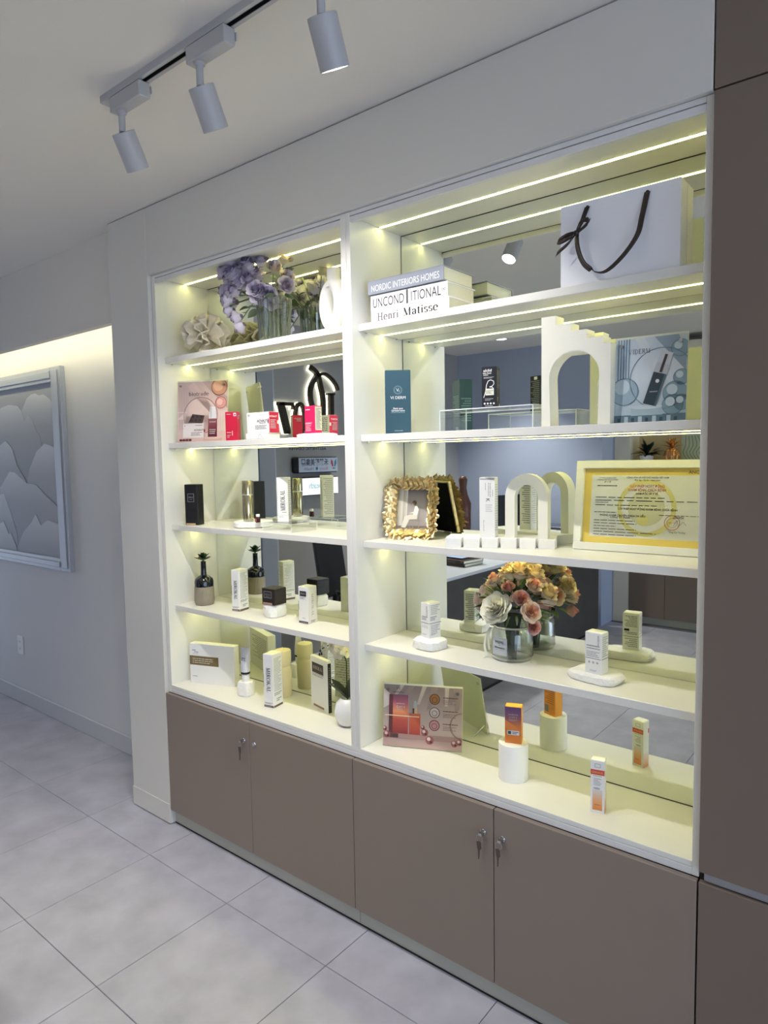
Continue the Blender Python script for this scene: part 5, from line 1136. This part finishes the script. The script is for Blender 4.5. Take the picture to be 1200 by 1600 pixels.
MB().lathe([(0, 0), (.0455, 0), (.0465, .001), (.0465, .115), (.0455, .117), (0, .117)], WHITES, 48).build('cylinder_plinth', None, smooth=40, loc=(.530, .1325, z), label='white round cylinder plinth under the purple-orange carton', category='plinth')
g2 = grad('carton_sunset', [(0, (222, 128, 50)), (.45, (226, 132, 60)), (.68, (150, 96, 104)), (1, (96, 70, 128))], 'Z', 0, .118)
g2s = grad('carton_orange', [(0, (232, 146, 56)), (.6, (238, 158, 70)), (1, (206, 130, 130))], 'Z', 0, .118)
def pr_or(P, f, r, b, l):
    P.rect(f, .0004, .0004, .0516, .1165, g2, 1); P.poly(f, [(.0004, .075), (.0004, .05), (.0516, .03), (.0516, .045)], PK('orangebeam', (232, 140, 70)), 2); P.text(f, 'sesderma', .026, .094, .0055, INKL, 3, w=.03); P.text(f, 'C-VIT 5', .026, .084, .007, INKL, 3, w=.024); P.lines(f, .013, .072, .04, .078, 2, PK('lilprint', (196, 170, 180)), 3)
    P.rect(f, .008, .028, .045, .042, INKW, 4); P.rect(f, .010, .030, .020, .040, PK('seal', (52, 86, 96)), 5); P.lines(f, .023, .030, .043, .040, 2, PK('sealtx', (60, 70, 120)), 5)
    P.rect(b, .0004, .0004, .0516, .1165, g2s, 1); P.lines(b, .006, .04, .046, .105, 9, PK('rusttx', (186, 92, 40)), 2, .35); P.rect(b, .03, .01, .048, .035, INKG, 2)
carton('product_box', 'purple and orange serum carton standing on the cylinder plinth', (.512, .1105), 20, .052, .034, .118, z + .117, mat('orange_card', (236, 160, 62), .4, noise=(20, .03)), pr_or, lidm=mat('orange_lid', (250, 188, 74), .4, noise=(20, .03)))
g3 = grad('carton_fade', [(0, (232, 140, 70)), (.5, (236, 178, 130)), (1, (226, 222, 220))], 'Z', .008, .068)
def pr_ow(P, f, r, b, l):
    w, h = .039, .154
    for F in (f, b):
        P.rect(F, .0006, .112, w - .0006, .127, PK('vermilion', (212, 84, 48)), 1); P.text(F, 'SERENACEL', w / 2, .1195, .006, PK('peachtx', (244, 190, 160)), 2, w=.032); P.frame(F, .012, .134, .027, .144, .001, INKG, 1); P.lines(F, .008, .107, .032, .110, 1, INKG, 1); P.lines(F, .009, .080, .030, .103, 5, INKL, 1); P.disc(F, w / 2 - .002, .072, .010, INKL, 1, 16, .003); P.rect(F, .006, .008, w - .006, .068, g3, 1); P.lines(F, .012, .022, .028, .026, 1, PK('rusttx', (186, 92, 40)), 2)
    P.rect(r, .0004, .0004, .0326, .05, grad('carton_fade2', [(0, (236, 160, 100)), (1, (236, 232, 226))], 'Z', 0, .05), 1); P.rect(r, .0004, .112, .006, .127, PK('vermilion', (212, 84, 48)), 1)
carton('product_box', 'white and orange carton with a vermilion band on the bottom board', (.805, .0775), 13, .039, .033, .154, z, WHITEP, pr_ow)

# ================================================================== THE ROOM SEEN IN THE MIRROR
# reception desk
dk = thing('reception_desk', 'long dark reception desk with pale top in front of the sign wall', 'desk', (-1.56, -3.95, 0))
DW = mat('dark_oak', (74, 72, 70), .5, noise=(9, .25))
B('front_panel', dk, .60, 0, .03, .645, 2.6, .872, DW, .002); B('end_panel', dk, .02, 2.555, .03, .599, 2.6, .872, DW, .002); B('end_panel', dk, .02, 0, .03, .599, .045, .872, DW, .002)
B('desk_top', dk, 0, -.01, .873, .65, 2.61, .896, mat('desk_white', (208, 212, 220), .35, noise=(6, .02)), .002); B('plinth', dk, .58, .02, 0, .63, 2.58, .03, DARK, 0)
tb_ = thing('tablet', 'flat tablet with pale blue screen on top of the ledgers', 'tablet', (-1.30, -2.02, .946), 8)
B('casing', tb_, 0, 0, 0, .24, .17, .009, INK, .003); B('screen', tb_, .012, .010, .0091, .228, .160, .0096, emis('tablet_screen', (.55, .68, 1.0), .9), 0)
for k, lab in ((0, 'brown ledger at the bottom under the tablet'), (1, 'brown ledger directly under the tablet')):
    t = thing('ledger', lab + ' on the desk', 'book', (-1.33 + .02 * k, -2.04, .8962 + .0248 * k), 5 + 4 * k); B('cover', t, 0, 0, 0, .30, .22, .0245, mat('ledger_brown', (66, 52, 46), .5, noise=(20, .1)), .002); B('pages', t, .004, .222, .003, .296, .2225, .0215, PAGE, 0) if 0 else None
    B('page_edge', t, .3001, .006, .004, .3006, .214, .0205, PAGE, 0)
mo = thing('monitor', 'black desktop monitor standing on the reception desk', 'monitor', (-1.28, -2.87, .896), -72)
B('screen_panel', mo, -.27, -.012, .13, .27, .012, .46, BLACKP, .004); B('stand', mo, -.03, .012, .01, .03, .03, .3, BLACKP, .004); B('foot', mo, -.11, -.06, 0, .11, .10, .012, BLACKP, .004)
pn = thing('printer', 'low dark blue-grey printer at the far end of the desk', 'printer', (-1.45, -3.88, .896))
B('body', pn, 0, 0, 0, .40, .34, .105, mat('printer_blue', (58, 66, 86), .4, noise=(10, .05)), .012); B('lid', pn, .01, .01, .1052, .39, .33, .128, mat('printer_lid', (72, 80, 100), .35, noise=(10, .05)), .006); B('paper_slot', pn, .4001, .05, .03, .402, .29, .055, DARK, 0)
fg = thing('figurine', 'brown carved wooden figurine with raised arm on the desk', 'figurine', (-1.20, -2.03, .896), 40)
WD = mat('red_brown_wood', (92, 52, 40), .4, noise=(24, .25))
MB().lathe([(0, 0), (.09, 0), (.09, .02), (.05, .19), (0, .2)], BLACKP, 4).build('pedestal', fg)
MB().tube([(0, 0, .17), (.005, 0, .27), (-.005, .01, .36), (-.01, .0, .44), (-.02, 0, .50), (-.02, 0, .56), (-.018, 0, .62), (-.018, 0, .645)], [.042, .05, .062, .058, .036, .026, .034, .018], WD, 14).build('carved_body', fg, smooth=60)
MB().tube([(.02, 0, .34), (.06, .01, .30), (.085, .01, .27), (.105, .01, .31)], [.03, .026, .028, .014], WD, 10).build('carved_arm', fg, smooth=60)
oc = thing('office_chair', 'black mesh office chair behind the reception desk', 'chair', (-1.93, -1.68, 0), 75)
CHB = mat('black_mesh', (18, 18, 22), .6, noise=(80, .2))
B('seat', oc, -.24, -.23, .44, .24, .23, .51, CHB, .03)
bk = MB(); bk.box(-.22, .0, 0, .22, .035, .52, CHB, .016, Matrix.Translation((0, .22, .60)) @ Matrix.Rotation(RAD(-8), 4, 'X')); bk.build('backrest', oc)
B('back_bar', oc, -.03, .22, .46, .03, .25, .64, BLACKP, .008)
MB().lathe([(0, .06), (.028, .06), (.022, .25), (.022, .44), (0, .44)], CHROME, 14).build('gas_column', oc, smooth=40)
for k in range(5):
    a = 2 * pi * k / 5; MB().tube([(0, 0, .085), (.27 * cos(a), .27 * sin(a), .062)], [.025, .016], BLACKP, 8).build('base_arm', oc); MB().ball((.27 * cos(a), .27 * sin(a), .030), .030, BLACKP, 12, 8).build('caster', oc, smooth=60)
for s_ in (-1, 1):
    MB().tube([(s_ * .24, .06, .47), (s_ * .29, .05, .48), (s_ * .29, .04, .66), (s_ * .27, .08, .68), (s_ * .27, -.12, .68)], .016, BLACKP, 8).build('armrest', oc, smooth=60)
# light boxes and halo-lit letters on the sign wall
FS = lambda x, y, zz: Face((x, y, zz), (0, 1, 0), (0, 0, 1), (1, 0, 0))
def lightbox(label, y0, z0, w, h, face_m, draw):
    t = thing('light_box_sign', label, 'sign', (-2.5995, y0, z0))
    B('casing', t, 0, 0, 0, .085, w, h, mat('sign_casing', (34, 34, 38), .4, noise=(20, .05)), .012); B('sign_face', t, .0851, .008, .008, .087, w - .008, h - .008, face_m, 0)
    P = Print(); draw(P, FS(.0871, 0, 0)); P.put(t, 'sign_lettering'); return t
def d1(P, F):
    P.text(F, '禾麗醫美集團', .285, .088, .044, PK('signink', (58, 60, 84)), 2, w=.32, bold=True)
    P.text(F, 'Beauty', .185, .036, .026, PK('signpurple', (140, 104, 128)), 2, w=.10); P.disc(F, .265, .036, .014, PK('signteal', (40, 96, 124)), 2); P.text(F, 'Health', .36, .036, .026, PK('signgrey', (84, 92, 116)), 2, w=.11)
    for s_, c in ((-1, (52, 124, 150)), (1, (150, 60, 92))):
        P.poly(F, [(.058 + s_ * .004, .05), (.058 + s_ * .010, .095), (.058 + s_ * .030, .115), (.058 + s_ * .036, .08), (.058 + s_ * .020, .05)], PK('lotus%d' % s_, c), 2)
    for s_ in (-1, 0, 1): P.poly(F, [(.058 + s_ * .012 - .006, .03), (.058 + s_ * .012, .046), (.058 + s_ * .012 + .006, .03)], PK('lotusd', (60, 44, 70)), 3)
lightbox('upper unlit light-box sign with lotus emblem on the concrete wall', -2.07, 1.572, .48, .134, mat('sign_panel', (176, 188, 206), .3, noise=(10, .02)), d1)
def d2(P, F):
    P.text(F, 'Smeath', .26, .085, .048, PK('signcyan', (70, 190, 206)), 2, w=.20)
    P.poly(F, [(.07, .05), (.10, .06), (.105, .10), (.09, .13), (.085, .10), (.07, .08)], PK('signcyan2', (60, 200, 224)), 2); P.disc(F, .10, .135, .010, PK('signcyan2', (60, 200, 224)), 2, 12); P.line(F, [(.06, .055), (.075, .04), (.10, .04)], .004, PK('signcyan', (70, 190, 206)), 2)
lightbox('lower glowing white light-box sign with cyan lettering on the concrete wall', -2.07, 1.382, .48, .155, emis('sign_lit', (.92, .97, 1), 1.1), d2)
lg = thing('halo_letters', 'large dark brown halo-lit logo letters on the concrete wall', 'sign', (-2.60, 0, 0))
BR = mat('bronze_letter', (48, 40, 30), .4, .3, noise=(20, .08)); HALO = emis('halo_glow', (1, .93, .70), 3.2)
def stroke(pts, w, closed=False):
    pts = [tuple(p) for p in pts] + ([tuple(pts[0])] if closed else [])
    for nm, xa, xb, k, m in (('letter_stroke', .030, .060, 1.0, BR), ('halo', .008, .022, 1.12, HALO)):
        b = MB(); n = len(pts); vs = []; fs = []
        for i in range(n):
            a = pts[max(i - 1, 0)]; c = pts[min(i + 1, n - 1)]
            if closed and i in (0, n - 1): a, c = pts[-2], pts[1]
            dy, dz = c[0] - a[0], c[1] - a[1]; l = math.hypot(dy, dz) or 1; ny, nz = -dz / l * w * k / 2, dy / l * w * k / 2
            for x in (xa, xb): vs += [(x, pts[i][0] + ny, pts[i][1] + nz), (x, pts[i][0] - ny, pts[i][1] - nz)]
        for i in range(n - 1):
            o = 4 * i; fs += [(o, o + 1, o + 5, o + 4), (o + 2, o + 6, o + 7, o + 3), (o, o + 4, o + 6, o + 2), (o + 1, o + 3, o + 7, o + 5)]
        fs += [(0, 2, 3, 1), (4 * n - 4, 4 * n - 3, 4 * n - 1, 4 * n - 2)]
        b.add(vs, fs, m); b.build(nm, lg)
stroke([(-1.454, 2.139), (-1.523, 1.904)], .06); stroke([(-1.42, 2.134), (-1.585, 2.136), (-1.588, 2.094)], .028); stroke([(-1.501, 1.904), (-1.554, 1.905)], .02)
stroke([(-1.717, 2.027), (-1.711, 1.98), (-1.697, 1.94), (-1.678, 1.913), (-1.657, 1.903), (-1.636, 1.912), (-1.62, 1.938), (-1.61, 1.977), (-1.607, 2.023), (-1.613, 2.069), (-1.626, 2.109), (-1.645, 2.136), (-1.666, 2.146), (-1.687, 2.138), (-1.704, 2.112), (-1.714, 2.073)], .026, True)
def sp2(p): return [(q_.x, q_.y) for q_ in smoothp([(a, b, 0) for a, b in p], 4)]
stroke(sp2([(-1.881, 2.402), (-1.811, 2.31), (-1.79, 2.242), (-1.801, 2.156), (-1.85, 2.078), (-1.908, 2.067)]), .038); stroke(sp2([(-1.798, 2.454), (-1.881, 2.402), (-1.916, 2.304), (-1.942, 2.204), (-1.942, 2.054), (-1.94, 1.9)]), .042)
stroke(sp2([(-1.891, 2.396), (-1.969, 2.412), (-2.047, 2.381), (-2.106, 2.331), (-2.13, 2.284)]), .026); stroke([(-2.042, 2.244), (-2.036, 1.899)], .05); stroke([(-1.993, 2.243), (-2.083, 2.248)], .018)
cp = Print(); cp.text(FS(.0005, 0, 0), 'AESTHETIC CENTER', -1.79, 1.777, .022, INK, 2, w=.45, bold=True); cp.put(lg, 'wall_lettering')
# built-in niche with plant shelf on the opposite side
ni = thing('niche_cabinet', 'built-in beige niche over taupe doors on the opposite wall', 'cabinet', (-.955, -4.43, 0))
BE = mat('niche_beige', (206, 186, 148), .6, noise=(4, .03)); CRL = mat('cream_panel', (214, 208, 192), .55, noise=(4, .02))
B('side_panel', ni, 0, -.29, 0, .155, 0, 2.72, CRL, .001); B('side_panel', ni, 3.0, -.29, 0, 3.02, 0, 2.72, CRL, .001); B('back_panel', ni, .155, -.30, 0, 3.0, -.28, 2.72, BE, 0)
B('niche_shelf', ni, .1555, -.28, 1.555, 2.9995, 0, 1.595, CRL, .002); B('worktop', ni, .1555, -.28, .75, 2.9995, 0, .78, CRL, .002); B('header', ni, .1555, -.28, 2.36, 2.9995, 0, 2.72, CRL, .002)
sp_ = B('lamp_profile', ni, .3, -.20, 2.3535, 2.9, -.18, 2.3595, GREYP, 0); MB().box(.3, -.198, 2.350, 2.9, -.182, 2.3533, LEDM).build('led_strip', sp_)
for k in range(5):
    x = -.065 + k * .5695
    if x < .13: x = .002
    B('door', ni, (x if k else .156) + .002, -.02, .081, (-.065 + (k + 1) * .5695) - .002, -.002, .745, TAUPE2, .001)
B('carcass', ni, .156, -.279, .08, 2.99, -.021, .749, DARK, 0); B('kick_plate', ni, .156, -.06, 0, 2.99, -.045, .08, KICK, 0)
pt = thing('potted_plant', 'dark green bushy plant in a white pot on the niche shelf', 'plant', (-.668, -4.53, 1.5955))
MB().lathe([(0, 0), (.05, 0), (.07, .07), (.066, .07), (.05, .05), (0, .05)], WHITEP, 20).build('pot', pt, smooth=40)
pl_ = leaf_mesh('plant_leaf', GREEND, .115, .022, .3)
for k in range(46):
    a = rn.uniform(0, 6.28); e = rn.uniform(.1, 1.45); d = Vector((cos(a) * sin(e), sin(a) * sin(e), cos(e))); o = link('leaf', pl_, pt, Vector((0, 0, .07)) + d * rn.uniform(.0, .07)); o.rotation_mode = 'QUATERNION'; o.rotation_quaternion = d.to_track_quat('Y', 'Z'); o.scale = (rn.uniform(.6, 1.1),) * 3
pa = thing('pineapple_ornament', 'shiny copper-gold pineapple ornament on the niche shelf', 'ornament', (-.430, -4.52, 1.5955))
CG = mat('copper_gold', (214, 156, 96), .2, .9, noise=(60, .2))
MB().lathe([(0, 0), (.045, 0), (.066, .03), (.072, .065), (.060, .11), (.03, .135), (0, .14)], CG, 40, fn=lambda r, zz, a: r * (1 + .06 * sin(10 * a + zz * 90) * sin(10 * a - zz * 90))).build('fruit', pa, smooth=20)
cgl = leaf_mesh('crown_leaf', CG, .11, .014, .35)
for k in range(16): o = link('crown_leaf', cgl, pa, (0, 0, .13)); o.rotation_euler = (RAD(85 - 24 * (k // 6)), 0, 2 * pi * k / 6 + .5 * (k // 6))
fo = thing('art_tile', 'pale green patterned art tile standing on the niche shelf', 'ornament', (-.36, -4.60, 1.5955), 6)
B('tile_body', fo, 0, 0, 0, .26, .02, .27, mat('pale_green', (196, 206, 170), .5, noise=(14, .08)), .002)
P = Print(); FO = Face((.26, .02, 0), (-1, 0, 0), (0, 0, 1), (0, 1, 0))
for k in range(7): P.line(FO, [(q_.x, q_.y) for q_ in smoothp([(.02 + .03 * k, .02, 0), (.06 + .03 * k, .09, 0), (.01 + .035 * k, .16, 0), (.05 + .028 * k, .25, 0)], 4)], .005, PK('tilegreen', (96, 104, 84)), 1)
P.put(fo, 'tile_pattern')
